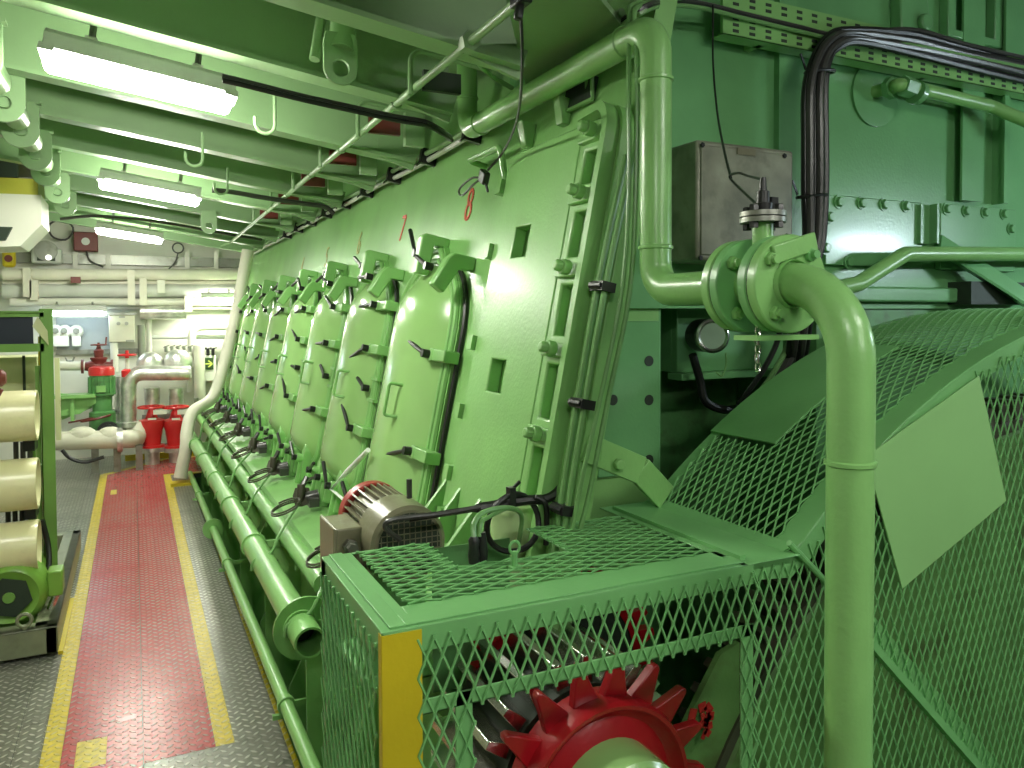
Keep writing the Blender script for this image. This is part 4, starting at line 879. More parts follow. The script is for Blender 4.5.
# padeyes
pl_ = ['padeye with round hole under the ceiling beam left of the walkway, nearest', 'padeye second from the viewer on the left overhead pipe', 'padeye third from the viewer on the left overhead pipe', 'padeye fourth from the viewer on the left overhead pipe', 'padeye fifth from the viewer on the left overhead pipe', 'padeye sixth from the viewer on the left overhead pipe', 'farthest padeye on the left overhead pipe by the cable coil']
def padeye_mesh(b, c, r=.085, hgt=.17, th=.022):
    c = V(c)
    out = [c + V((-r, 0, hgt))] + [c + V((r * math.cos(a), 0, r * math.sin(a))) for a in [PI + PI * k / 14 for k in range(15)]] + [c + V((r, 0, hgt))]
    hole = [c + V((.032 * math.cos(a), 0, .032 * math.sin(a))) for a in [PI + PI * k / 14 for k in range(15)]]
    n = len(out)
    # plate as ring segments around the hole
    ring = [c + V((.032 * math.cos(a), 0, .032 * math.sin(a))) for a in [2 * PI * k / 32 for k in range(32)]]
    def ext(a):
        d = V((math.cos(a), 0, math.sin(a)))
        if d.z <= 0: return c + d * r
        k = min(r / abs(d.x) if abs(d.x) > 1e-6 else 9, hgt / d.z); return c + d * k
    o_ = [ext(2 * PI * k / 32) for k in range(32)]; e = V((0, th, 0))
    b.loft([ring, o_, [p + e for p in o_], [p + e for p in ring], ring], True, False)
for i, y in enumerate([3.55, 4.25, 4.85, 5.55, 6.17, 7.09, 7.88]):
    t = thing('padeye' if i == 0 else 'padeye.%03d' % i, (-.52, y, 2.95), pl_[i], 'lug', 'padeyes on the left overhead pipe')
    zc_ = cz(-.52)
    b = MB(); padeye_mesh(b, (-.52, y, zc_ - .13), .088, .16); b.build('lug_plate', CEIL, t, bevel=.002)
    b = MB(); b.cyl((-.52, y + .022, zc_ - .09), (-.52, y + .50, zc_ - .09), .058, 18); b.lathe((-.52, y + .05, zc_ - .09), (0, 1, 0), [(0, .066), (.05, .068), (.05, .058)], 18); b.build('pipe_stub', CEIL, t)
    b = MB(); b.bar((-.60, y + .10, zc_ + .03), (-.43, y + .10, zc_ + .045), .07, .014, (0, 0, 1)); b.build('saddle_plate', CEIL, t)
pb_ = thing('padeye.007', (.72, 2.9, 2.9), 'big padeye with stub pipe hanging between the first two beams by the rod', 'lug')
b = MB(); padeye_mesh(b, U(341, 68, y=2.86), .062, .13, .02); b.build('lug_plate', CEIL, pb_, bevel=.002)
p = U(341, 66, y=2.88); b = MB(); b.cyl(p + V((0, .0, .05)), p + V((.05, .12, .36)), .048, 20); b.cyl(p + V((-.085, .06, .03)), p + V((-.05, .10, .2)), .02, 10); b.build('pipe_stub', CEIL, pb_)
pb2 = thing('padeye.008', (.5, 8.3, 2.85), 'small padeye right of the third walkway light', 'lug'); p = U(209, 226, y=7.7)
b = MB(); padeye_mesh(b, p, .07, .14, .02); b.build('lug_plate', CEIL, pb2)
# J hooks
jl = ['J-shaped cable hook under the ceiling right of the nearest light', 'J-shaped cable hook second from the viewer', 'J-shaped cable hook third from the viewer', 'J-shaped cable hook fourth from the viewer', 'J-shaped cable hook farthest from the viewer']
for i, (u, v, y) in enumerate(((265, 124, 3.55), (194, 158, 4.45), (259, 150, 5.3), (221, 188, 5.5), (240, 172, 6.2))):
    p = U(u, v, y=y); b = MB()
    b.tube([p + V((.042, 0, .14)), p + V((.042, 0, .02))] + [p + V((.042 * math.cos(a), 0, .042 * math.sin(a))) for a in [-PI * k / 10 for k in range(11)]] + [p + V((-.042, 0, .03))], .008, 8)
    tag(b.build('cable_hook' if i == 0 else 'cable_hook.%03d' % i, CEIL), jl[i], 'hook', 'J-hooks under the deckhead')
# small bent-tube brackets with maroon plates near the engine
ml = ['nearest', 'second from the viewer', 'third from the viewer', 'fourth from the viewer', 'fifth from the viewer', 'farthest']
for i, y in enumerate((2.95, 3.75, 4.6, 5.45, 6.4, 7.4)):
    t = thing('sign_bracket' if i == 0 else 'sign_bracket.%03d' % i, (1.2, y, 2.9), 'maroon plate on a green bracket between ceiling beams by the engine, ' + ml[i], 'bracket', 'maroon plates between the beams')
    z = cz(1.15) + .03
    b = MB(); b.tube(bend([(1.0, y, z - .04), (1.0, y, z + .14), (1.35, y + .0, z + .10)], .05, 5), .011, 8); (b.bb((1.24, y - .01, z - .06), (1.34, y + .03, z + .22)) if i else None); b.build('bracket', CEIL, t)
    b = MB(); b.bb((1.06, y + .01, z - .01), (1.22, y + .035, z + .07)); b.build('plate', DRED if i else DARK, t)
# cables: bundle across beam, along engine top
pts = [U(222, 77, y=3.1), U(231, 79, y=3.1), U(240, 81, y=3.1), U(300, 96, y=3.1), U(345, 106, y=3.1), U(395, 117, y=3.1), U(424, 122, y=3.1), U(440, 130, y=3.15), U(450, 137, y=3.25)]
for i in range(2):
    b = MB(); b.tube(smooth_path([p + V((0, -.02 * i, -.018 * i)) for p in pts], 5), .013 - .003 * i, 8); tag(b.build('light_cable' if i == 0 else 'light_cable.%03d' % i, [CABLE, BLACK][i]), ['dark cable strapped along the beam from the nearest light to the engine, upper', 'dark cable strapped along the beam from the nearest light to the engine, lower'][i], 'cable')
b = MB(); b.tube(smooth_path([U(u, v, y=6.0) for u, v in ((212, 190), (232, 192), (260, 197), (300, 203), (325, 207), (334, 214))], 5), .018, 8); tag(b.build('light_cable.002', CABLE), 'dark cable running from the second light to the engine', 'cable')
b = MB(); b.tube(smooth_path([U(u, v, y=9.5) for u, v in ((60, 219), (100, 216), (160, 222), (210, 231), (262, 240))], 5), .016, 8); tag(b.build('light_cable.003', CABLE), 'black cable along the last beam above the far wall', 'cable')
tl = ['pale conduit along the top edge of the crankcase, outermost', 'dark cable along the top edge of the crankcase between conduits', 'pale inner conduit along the top edge of the crankcase']
for i, (h, dz, m) in enumerate(((.05, 0, LGREY), (.03, .02, BLACK), (.07, .03, CEIL))):
    b = MB(); b.tube([F(y, 2.755 + dz + .006 * math.sin(y * 4 + i), h) for y in [3.35 + .25 * k for k in range(32)]], .014, 8); tag(b.build('top_conduit' if i == 0 else 'top_conduit.%03d' % i, m), tl[i], 'conduit')
for i in range(9):
    y = 3.45 + .62 * i; b = MB(); b.box(F(y, 2.77, .05), (.09, .035, .085), FR); b.bar(F(y, 2.74, .08), F(y - .05, 2.70, .12), .012, .006, NO)
    t = tag(b.build('cable_tie.%03d' % (i + 3), BLACK), 'black tie on the conduits along the crankcase top, number %s from the viewer' % ['one', 'two', 'three', 'four', 'five', 'six', 'seven', 'eight', 'nine'][i], 'tie', 'ties on the top conduits')
b = MB(); b.tube([U(534, 66, x=1.47), U(580, 37, x=1.47), U(622, 12, x=1.47)], .014, 8); tag(b.build('top_conduit.003', CEIL), 'short conduit lying over the riser pipe run', 'conduit')
b = MB(); b.tube(smooth_path([U(468, 40, x=1.05), U(478, 62, x=1.12), U(492, 76, x=1.3), U(512, 88, x=1.42)], 6), .010, 8); tag(b.build('flexible_conduit', CAB2), 'thin green flexible conduit bending from the rod coupling to the riser pipe', 'conduit')

# =================================================================== LEFT RACK WITH CYLINDERS
SKY = 5.0
sk = thing('skid_frame', (-1.2, 5.7, 0), 'grey-green steel skid base on the floor left of the walkway', 'frame')
b = MB(); b.bb((-2.3, 5.0, .02), (-.41, 5.06, .17)); b.bb((-.47, 5.0, .02), (-.41, 7.2, .17)); b.bb((-2.3, 5.0, .155), (-.41, 5.12, .17)); b.bb((-.53, 5.0, .155), (-.41, 7.2, .17)); b.bb((-2.3, 7.1, .02), (-.41, 7.2, .17)); b.build('channel', SKID, sk, bevel=.006)
b = MB(); b.bb((-2.25, 5.06, .03), (-.47, 7.1, .05)); b.build('drip_tray', DARK, sk)
p = U(24, 606, y=5.03); b = MB(); p.z = .22; b.tube([p + V((.035 * math.cos(t), 0, .035 * math.sin(t))) for t in [2 * PI * i / 16 for i in range(16)]], .010, 8, True); b.cyl(p + V((0, 0, -.035)), p + V((0, 0, -.06)), .012, 8); b.build('lifting_eye', SKID, sk)
b = MB(); b.bb((-.41, 5.02, .0), (-.385, 5.95, .018)); tag(b.build('floor_strip', YEL), 'short raised yellow strip on the floor along the skid', 'strip')
rk = thing('rack_frame', (-1.2, 5.68, .17), 'green steel rack with dark panel standing on the skid', 'rack')
b = MB(); b.bb((-.525, 5.62, .17), (-.515, 5.72, 1.96)); b.bb((-.525, 5.62, .17), (-.452, 5.632, 1.96)); b.build('post', GL, rk, bevel=.003)
b = MB(); b.bb((-2.3, 5.62, .17), (-2.22, 5.72, 1.96)); b.build('post', GL, rk)
z0, z1 = U(20, 311, y=5.62).z, U(20, 317, y=5.62).z; b = MB(); b.bb((-2.3, 5.62, z1), (-.5, 5.70, z0)); b.bb((-2.3, 5.60, z0 - .01), (-.5, 5.72, z0)); b.build('top_rail', GL, rk)
z2, z3 = U(20, 344, y=5.62).z, U(20, 352, y=5.62).z; b = MB(); b.bb((-2.3, 5.62, z3), (-.5, 5.70, z2)); b.build('mid_rail', GL, rk)
b = MB(); b.bb((-2.25, 5.64, z2), (-.56, 5.66, z1)); b.build('dark_panel', NAVY, rk)
b = MB(); 
for z in (.95, .55, .32): b.bb((-.53, 5.60, z - .03), (-.56, 5.74, z + .03))
b.bb((-.56, 5.70, .17), (-.535, 5.73, 1.6)); b.build('rail_lug', GL, rk)
p = U(39, 331, y=5.60); b = MB(); b.prism([p + V((-.005, 0, .09)), p + V((.045, 0, .0)), p + V((.05, 0, -.09)), p + V((-.035, 0, .03))], (0, .003, 0)); tag(b.build('hanging_tag', CRM2), 'small cream diamond tag hanging on the dark panel', 'tag')
cyl_lab = ['topmost of three cream horizontal cylinders on the green rack', 'middle of three cream horizontal cylinders on the green rack', 'lowest of three cream horizontal cylinders on the green rack']
for i, (uc, r) in enumerate(((415, .148), (483, .150), (545, .150))):
    y = 5.38; p = U(38, uc, y=y); x1 = U(37.5 + i, uc, y=y).x
    t = thing('filter_cylinder' if i == 0 else 'filter_cylinder.%03d' % i, (x1 - .5, y, p.z), cyl_lab[i], 'cylinder', 'cream cylinders on the left rack')
    b = MB(); b.lathe((x1, y, p.z), (-1, 0, 0), [(.03, r - .03), (0, r - .012), (0, r), (.004, r + .002), (1.3, r + .002), (1.32, r - .04)], 40, False); b.build('shell', CREAM, t)
    b = MB(); b.lathe((x1 - .03, y, p.z), (-1, 0, 0), [(0, r - .02), (.03, r - .02)], 32); b.build('end_cap', DARK, t)
    b = MB(); b.bb((x1 - .40, y - .1, p.z - r - .06), (x1 - .30, y + .1, p.z - r + .02)); b.bb((x1 - 1.0, y - .1, p.z - r - .06), (x1 - .9, y + .1, p.z - r + .02)); b.bb((x1 - .08, y + .03, p.z - r - .07), (x1 - .02, y + .2, p.z - r + .04)); b.build('saddle', BLACK, t)
for i, (u0, v0) in enumerate(((30, 455), (22, 512))):
    b = MB()
    for k in range(3): p = U(u0 - 7 * k, v0, y=5.5); b.cyl(p + V((0, 0, -.08)), p + V((0, 0, .08)), .014, 8)
    tag(b.build('hose_bundle' if i == 0 else 'hose_bundle.%03d' % i, CABLE), ['dark short hoses between the top and middle cream cylinders', 'dark short hoses between the middle and lowest cream cylinders'][i], 'hose')
b = MB(); b.tube(smooth_path([U(42, 520, y=5.55), U(48, 545, y=5.55), U(49, 565, y=5.5), U(46, 580, y=5.45)], 5), .016, 8); tag(b.build('motor_cable.001', BLACK), 'black cable dropping beside the green post to the green motor', 'cable')
mc2 = U(9, 606, y=5.22); mc2.z = max(mc2.z, .30)
gm = thing('pump_motor', (mc2.x, 5.4, .17), 'bright green electric motor on the skid below the cream cylinders', 'motor')
b = MB(); b.lathe(mc2, (0, 1, 0), [(.02, .11), (0, .15), (.01, .165), (.05, .19), (.18, .195), (.19, .18), (.45, .18)], 36); b.build('body', GM, gm)
b = MB(); b.lathe(mc2 + V((0, -.004, 0)), (0, 1, 0), [(0, .12), (.01, .12)], 6); b.build('fan_grille', DARK, gm)
b = MB(); b.lathe(mc2 + V((0, -.01, 0)), (0, 1, 0), [(0, .03), (.01, .035)], 16); b.build('fan_hub', GL, gm)
b = MB(); c = mc2 + V((.225, .12, .03)); b.box(c, (.08, .14, .15)); b.build('terminal_box', GM, gm, bevel=.01)
b = MB(); b.bb((mc2.x - .16, 5.28, .05), (mc2.x + .16, 5.62, mc2.z - .14)); b.build('foot', GL, gm); b = MB(); b.cyl(c + V((0, -.02, -.08)), c + V((-.03, -.03, -.16)), .02, 10); b.build('gland', STEEL, gm)
p = U(14, 572, y=5.25); b = MB(); b.lathe(p + V((0, .1, .03)), (-1, 0, 0), [(0, .03), (.15, .03)], 12); tag(b.build('red_pipe_end', DRED), 'small dark red fitting between lowest cylinder and green motor', 'fitting')
cb = thing('control_cabinet', (-1.1, 6.2, 1.2), 'cream metal cabinet behind the topmost cream cylinder', 'cabinet')
b = MB(); c0, c1 = U(38, 356, y=6.1), U(38, 440, y=6.1); b.bb((-1.9, 6.1, c1.z), (c0.x, 6.4, c0.z)); b.build('body', CRM2, cb, bevel=.008); b = MB(); b.bb((-1.85, 6.15, .05), (-1.8, 6.35, c1.z)); b.bb((c0.x - .08, 6.15, .05), (c0.x - .03, 6.35, c1.z)); b.build('stand', GL, cb)
p = U(24, 375, y=6.09); b = MB(); b.bb((p.x - .008, 6.09, p.z - .13), (p.x + .008, 6.1, p.z + .13)); b.build('door_gap', DARK, cb)
b = MB(); p = U(0, 378, y=5.3); b.lathe(p + V((-.05, 0, 0)), (1, 0, 0), [(0, .05), (.06, .05), (.08, .03)], 14); b.cyl(p + V((0, 0, -.06)), p + V((-.03, 0, -.12)), .02, 10); tag(b.build('angle_valve', DRED), 'dark red valve fitting at the picture edge above the top cylinder', 'valve')
p = U(41, 371, y=5.75); b = MB(); b.box(p, (.05, .05, .06)); b.cyl(p + V((.025, -.03, .02)), p + V((.06, -.03, .02)), .012, 8); b.cyl(p + V((0, 0, .03)), p + V((0, 0, .22)), .014, 8); tag(b.build('solenoid', YEL), 'small orange-yellow solenoid beside the green post', 'valve')
b = MB(); p0, p1 = U(57.5, 358, y=6.6), U(61, 440, y=6.6); b.bb((p0.x - .02, 6.6, p1.z), (p0.x + .012, 6.64, p0.z)); tag(b.build('cover_strip', CRM2), 'narrow cream panel edge just right of the green post', 'panel')
# =================================================================== FAR WALL EQUIPMENT
def W(u, v, d=.0): return U(u, v, y=WY - d)
def hpipe(name, u0, u1, v, r, d, mat, lab, cat='pipe', v1=None):
    a, c = W(u0, v, d), W(u1, v if v1 is None else v1, d); b = MB(); b.cyl(a, c, r, 14); return tag(b.build(name, mat), lab, cat)
def vpipe(name, u, v0, v1, r, d, mat, lab, cat='pipe'):
    a, c = W(u, v0, d), W(u, v1, d); c.x = a.x; b = MB(); b.cyl(a, c, r, 14); return tag(b.build(name, mat), lab, cat)
a, c = W(4, 252, .12), W(262, 268, .12); b = MB(); b.bb((a.x, WY - .12, c.z), (1.5, WY, a.z)); tag(b.build('wall_duct', DST), 'long grey trunking across the far wall below the ceiling', 'trunking')
for i, u in enumerate((75, 108, 187, 216)):
    p, q = W(u, 252, .14), W(u, 270, .14); b = MB(); b.bb((p.x - .03, WY - .16, q.z), (p.x + .03, WY - .12, p.z))
    tag(b.build('duct_strap' if i == 0 else 'duct_strap.%03d' % i, WHITE), ['leftmost white strap on the grey far trunking', 'white strap on the far trunking right of the maroon box', 'white strap on the far trunking right of the bright light', 'rightmost white strap on the far trunking near the engine'][i], 'strap')
hpipe('wall_pipe', 3, 262, 274.5, .075, .45, CREAM if False else LAG, 'uppermost cream pipe across the far wall')
hpipe('wall_pipe.001', 3, 262, 283, .055, .30, LAG, 'second cream pipe down across the far wall')
hpipe('wall_pipe.002', 3, 262, 291, .095, .35, LGREY, 'thick pale grey pipe across the far wall, third down')
hpipe('wall_pipe.003', 10, 262, 302, .05, .40, WHITE, 'white pipe across the far wall, fourth down')
hpipe('wall_pipe.004', 40, 262, 307.5, .03, .25, LAG, 'thin lowest cream pipe of the five across the far wall')
for i, (u, v0, v1) in enumerate(((27, 268, 297), (34, 280, 300), (131, 270, 305), (143, 278, 305), (188, 296, 312))):
    p, q = W(u, v0, .5), W(u, v1, .5); b = MB(); b.bb((p.x - .045, WY - .54, q.z), (p.x + .045, WY - .1, p.z))
    tag(b.build('pipe_bracket' if i == 0 else 'pipe_bracket.%03d' % i, LAG), ['leftmost cream bracket holding the far wall pipes', 'cream bracket just right of the leftmost on the far wall pipes', 'cream bracket on the far wall pipes below the third light', 'cream bracket right beside it below the third light', 'cream bracket on the lower far pipes left of the wall light'][i], 'bracket', 'brackets on the far wall pipes')
p, q = W(157, 280, .56), W(165, 293, .56); b = MB(); b.bb((p.x, WY - .62, q.z), (q.x, WY - .5, p.z)); tag(b.build('pipe_tag', WHITE), 'white box plate on the far wall pipes', 'plate')
p, q = W(71, 277, .46), W(81, 283.5, .46); b = MB(); b.bb((p.x, WY - .54, q.z), (q.x, WY - .5, p.z)); tag(b.build('pipe_label', DRED), 'small maroon label on the upper far wall pipes', 'label')
fixture('wall_light', W(75, 311, .5), .72, 'cool white light under the far pipes behind the green post', TUBE2, None, Matrix.Identity(3), .04)
fixture('wall_light.001', W(219, 298, .62), .46, 'small white light on the far wall beside the cream lagged pipe', TUBE, None, Matrix.Identity(3), .04)
bx = thing('lamp_box', W(47, 255, .3), 'dark grey lamp box with rounded hood on the far wall', 'lamp'); p = W(47, 256, .3)
b = MB(); b.box(p, (.34, .2, .2)); b.build('case', LGREY, bx, bevel=.03); b = MB(); b.lathe(p + V((0, .05, .06)), (0, -1, 0), [(0, .13), (.2, .13)], 24); b.build('hood', DST, bx); b = MB(); b.sph(p + V((.03, -.16, -.03)), .035); b.build('lens', LAMP, bx); b = MB(); b.box(p + V((0, -.11, -.02)), (.2, .03, .1)); b.build('face', DARK, bx)
p = W(86, 242, .2); ab = thing('alarm_box', p, 'maroon square box on the far wall under the ceiling', 'box'); b = MB(); b.box(p, (.28, .18, .25)); b.build('case', DRED, ab, bevel=.012); b = MB(); b.cyl(p + V((0, -.09, 0)), p + V((0, -.10, 0)), .05, 16); b.build('boss', LGREY, ab)
b = MB(); b.tube(smooth_path([p + V((0, -.02, -.12)), p + V((.05, -.02, -.25)), p + V((.2, -.02, -.33))], 5), .012, 6); b.build('cable', CABLE, ab)
p = W(61, 230, .25); b = MB()
b.tube([p + V((.14 * math.cos(t) * (1 + .04 * math.sin(3 * t)), .015 * math.sin(2.3 * t), .13 * math.sin(t) * (1 + .03 * math.cos(5 * t)))) for t in [6 * PI * i / 60 for i in range(61)]], .012, 6); b.tube(smooth_path([p + V((-.14, 0, .02)), p + V((-.5, 0, .07)), p + V((-.7, 0, .1))], 4), .010, 6); tag(b.build('cable_coil.001', CABLE), 'coil of dark cable hanging high on the far wall', 'cable')
p = W(9, 258, .3); yb = thing('lifebuoy_frame', p, 'small yellow oblong box with dark oval at the far left', 'box'); b = MB(); b.box(p, (.15, .1, .24)); b.build('case', YEL, yb, bevel=.04); b = MB(); b.lathe(p + V((0, -.04, -.01)), (0, -1, 0), [(0, .045), (.02, .045)], 16); b.build('opening', DRED, yb)
p = W(213, 248, .2); b = MB(); b.tube([W(178, 248, .2) + V((.07 * math.cos(t), 0, .07 * math.sin(t))) for t in [4 * PI * i / 30 for i in range(31)]], .010, 6); b.tube(smooth_path([W(178, 253, .2), W(175, 262, .2), W(168, 270, .2)], 4), .010, 6); tag(b.build('cable_coil.002', CABLE), 'small cable loop on the far wall right of the third light', 'cable')
# control panel
p0, p1 = W(108.5, 315, .45), W(135, 342, .45); cp = thing('switch_box', p0, 'cream control box with two dark buttons on the far wall', 'box')
b = MB(); b.bb((p0.x, WY - .45, p1.z), (p1.x, WY - .1, p0.z)); b.build('case', paint('panel_cream', (.58, .57, .44), .4), cp, bevel=.01)
for u in (118.5, 126.5): b = MB(); q = W(u, 323.5, .46); b.cyl(q + V((0, .01, 0)), q + V((0, -.02, 0)), .024, 14); b.build('button', DST, cp)
q = W(122, 317, .455); b = MB(); b.box(q, (.07, .01, .02)); b.build('label_strip', DST, cp); b = MB(); b.bb((p0.x - .02, WY - .47, p0.z), (p1.x + .02, WY - .1, p0.z + .03)); b.build('hood', DST, cp); q = W(130, 341, .455); b = MB(); b.box(q, (.1, .01, .03)); b.build('maker_plate', DST, cp)
# bulkhead lights / sounders
for i, u in enumerate((56, 64.5, 76.5)):
    p = W(u, 333, .1); t = thing('bulkhead_lamp' if i == 0 else 'bulkhead_lamp.%03d' % i, p, ['leftmost white oval bulkhead lamp beside the green post', 'middle white oval bulkhead lamp on the far wall', 'rightmost white oval bulkhead lamp on the far wall'][i], 'lamp', 'oval lamps on the far wall')
    b = MB(); b.sph(p + V((0, 0, .02)), .085, 14, 10, (1, .9, 1.1)); b.box(p + V((0, -.0, -.11)), (.10, .12, .13)); b.build('body', WHITE, t); b = MB(); b.lathe(p + V((0, -.07, .03)), (0, -1, 0), [(0, .04), (.02, .035)], 14); b.build('lens', DST, t)
# left horizontal pipe with small valve, maroon valve, green pump
hpipe('branch_pipe', 56, 85, 366, .058, .8, WHITE, 'white short pipe leading into the maroon valve')
b = MB(); p = W(70, 361, .8); b.tube([p + V((-.05, 0, .05)), p + V((-.03, 0, 0)), p + V((.03, 0, 0)), p + V((.05, 0, .05))], .012, 6); b.cyl(p, p + V((0, 0, -.06)), .015, 8); tag(b.build('butterfly_handle', DST), 'small dark two-armed cock on the white pipe', 'valve')
mv = thing('globe_valve', W(100, 362, .8), 'maroon globe valve with handwheel above the green pump motor', 'valve'); p = W(99, 366, .8)
b = MB(); b.lathe(p + V((-.2, 0, 0)), (1, 0, 0), [(0, .09), (.03, .09), (.03, .05), (.1, .07), (.2, .09), (.3, .05), (.33, .05), (.33, .08), (.36, .08)], 20); b.lathe(p, (0, 0, 1), [(0, .08), (.08, .09), (.09, .10), (.11, .10), (.11, .05), (.2, .06), (.22, .03), (.26, .02)], 18); b.build('body', DRED, mv)
b = MB(); h = p + V((0, 0, .27)); b.tube([h + V((.085 * math.cos(t), .085 * math.sin(t), 0)) for t in [2 * PI * i / 18 for i in range(18)]], .010, 6, True); b.bar(h - V((.085, 0, 0)), h + V((.085, 0, 0)), .015, .01, (0, 0, 1)); b.cyl(h - V((0, 0, .03)), h + V((0, 0, .03)), .015, 8); b.tube([h + V((.08, 0, 0)), h + V((.09, 0, .1))], .01, 6); b.build('handwheel', DRED, mv)
pm = thing('vertical_pump', W(102, 400, 1.0), 'green vertical pump motor with a bright red cap by the far wall', 'pump'); p = W(102, 375, 1.0); q = W(102, 396, 1.0); p.x = q.x; g = W(102, 412, 1.0); g.x = q.x
b = MB(); b.lathe(q, (0, 0, 1), [(0, .135), ((p - q).z - .0, .135)], 24)
for i in range(14): a_ = 2 * PI * i / 14; d = V((math.cos(a_), math.sin(a_), 0)); b.bar(q + d * .14 + V((0, 0, .02)), p + d * .14 - V((0, 0, .02)), .008, .03, d)
b.build('motor_body', GB, pm); b = MB(); b.lathe(p, (0, 0, 1), [(0, .148), (.08, .148), (.10, .135), (.11, .1)], 24); b.build('motor_cap', REDV, pm, label='bright red cap'); b = MB(); b.lathe(g, (0, 0, 1), [(-.25, .15), (0, .15), (.02, .11), ((q - g).z, .115), ((q - g).z + .02, .16), ((q - g).z + .04, .16)], 24); b.build('pump_base', GB, pm); b = MB(); c = W(101, 389, 1.16); b.box(c, (.10, .03, .08)); b.build('terminal_plate', CRM2 if False else G, pm)
gb = thing('pump_bracket', W(75, 405, 1.0), 'green welded steel bracket left of the vertical pump', 'bracket')
b = MB(); a_, c_ = W(58, 396, 1.0), W(96, 403, 1.0); b.prism([W(56, 393, 1.1), W(96, 397, 1.1), W(96, 403, 1.1), W(80, 414, 1.1), W(56, 417, 1.1)], (0, .04, 0)); b.build('web', G, gb)
b = MB(); b.bb((a_.x - .1, WY - 1.2, a_.z - .02), (c_.x, WY - .9, a_.z + .02)); b.bb((a_.x + .14, WY - 1.16, a_.z - .3), (a_.x + .18, WY - .95, a_.z)); b.build('flange', G, gb)
b = MB(); b.prism([W(60, 415, .9), W(92, 404, .9), W(92, 408, .9), W(62, 420, .9)], (0, .03, 0)); b.build('stay', G, gb)
rv = thing('red_handwheel_valve', W(127, 360, .9), 'small red handwheel on a white stem above the silver pipe', 'valve'); p = W(127, 355, .9)
b = MB(); b.tube([p + V((.10 * math.cos(t), .10 * math.sin(t), 0)) for t in [2 * PI * i / 18 for i in range(18)]], .014, 6, True); b.bar(p - V((.1, 0, 0)), p + V((.1, 0, 0)), .02, .012, (0, 0, 1)); b.bar(p - V((0, .1, 0)), p + V((0, .1, 0)), .02, .012, (0, 0, 1)); b.lathe(p + V((.0, 0, -.04)), (0, 0, 1), [(0, .025), (.1, .02)], 10); b.build('handwheel', REDV, rv)
b = MB(); b.cyl(p + V((0, 0, -.25)), p, .022, 10); b.build('stem', WHITE, rv); b = MB(); b.lathe(p + V((0, 0, -.28)), (0, 0, 1), [(0, .07), (.08, .07), (.10, .04)], 14); b.build('bonnet', REDV, rv)
b = MB(); p = W(150, 364, .7); b.sph(p, .165, 18, 12, (1, .8, 1.0)); b.cyl(p + V((0, 0, -.2)), p, .16, 18); tag(b.build('foil_dome', FOIL), 'left silver foil wrapped dome above the silver pipe', 'cover')
b = MB(); p = W(178, 363, .7); b.sph(p, .18, 18, 12, (1.05, .8, 1.05)); b.cyl(p + V((0, 0, -.2)), p, .17, 18); tag(b.build('foil_dome.001', FOIL), 'right silver foil wrapped dome above the silver pipe', 'cover')
fp = thing('silver_pipe', W(128, 400, .9), 'thick silver lagged pipe bending down beside the red valves', 'pipe')
b = MB(); b.tube(bend([W(190, 373, .9), W(128, 373, .9), W(128, 428, .9)], .17, 8), .098, 20); b.build('pipe', FOIL, fp)
for v in (386, 400, 413): b = MB(); p = W(128, v, .9); b.lathe(p, (0, 0, 1), [(-.012, .098), (-.012, .104), (.012, .104), (.012, .098)], 20, False); b.build('band', FOIL, fp)
b = MB(); p = W(128, 424, .9); b.lathe(p, (0, 0, 1), [(-.03, .098), (-.03, .15), (.03, .15), (.03, .098)], 24, False); b.build('flange', FOIL, fp)
vpipe('silver_pipe.001', 120, 376, 436, .07, .75, FOIL, 'thinner silver pipe standing left of the thick silver bend'); p = W(120, 411, .75); b = MB(); b.lathe(p, (0, 0, 1), [(-.02, .07), (-.02, .12), (.02, .12), (.02, .07)], 18, False); tag(b.build('pipe_flange', DST), 'dark flange on the thinner silver pipe', 'flange')
b = MB(); b.tube(bend([W(56, 441, 1.3), W(128, 439, 1.3), W(137, 439, 1.0), W(137, 425, .9)], .12, 6), .112, 18); b.sph(W(82, 436, 1.3), .13, 16, 10, (1.3, .8, .9)); b.sph(W(110, 436, 1.3), .13, 16, 10, (1.2, .8, .9)); tag(b.build('lagged_pipe.001', LAG), 'white wrapped pipe lying low along the far wall', 'pipe')
p = W(108, 431, 1.2); b = MB(); b.lathe(p, (-.2, -.8, .6), [(0, .12), (.03, .12), (.03, .08), (.06, .06)], 20); tag(b.build('valve_flange', BLACK), 'black bolted flange ring above the white wrapped pipe', 'flange')
b = MB(); p = W(120, 440, 1.4); b.lathe(p, (1, 0, 0), [(-.03, .11), (-.03, .15), (.03, .15), (.03, .11)], 18, False); tag(b.build('pipe_band', FOIL), 'silver band round the white wrapped pipe', 'band')
p = W(96, 418, 1.1); b = MB(); b.tube([p + V((.16 * math.cos(t), .10 * math.sin(t), .03 * math.cos(t))) for t in [2 * PI * i / 18 for i in range(18)]], .016, 6, True); b.bar(p - V((.3, 0, .04)), p + V((.16, 0, .03)), .03, .02, (0, 0, 1)); tag(b.build('valve_handwheel', DRED), 'maroon handwheel below the green pump bracket', 'valve')
b = MB(); 
for i, u in enumerate((95, 117, 139)):
    b = MB(); p, q = W(u, 445, 1.25), W(u, 462, 1.25); b.bb((p.x - .04, WY - 1.3, 0), (p.x + .04, WY - 1.2, p.z))
    tag(b.build('pipe_support' if i == 0 else 'pipe_support.%03d' % i, DST), ['leftmost dark foot under the white wrapped pipe', 'middle dark foot under the white wrapped pipe', 'rightmost dark foot under the white wrapped pipe'][i], 'support')
b = MB(); b.tube(smooth_path([W(62, 450, 1.6), W(70, 458, 1.6), W(85, 462, 1.6), W(104, 457, 1.6)], 6), .022, 8); tag(b.build('floor_hose', BLACK), 'black hose sagging under the white wrapped pipe', 'hose')
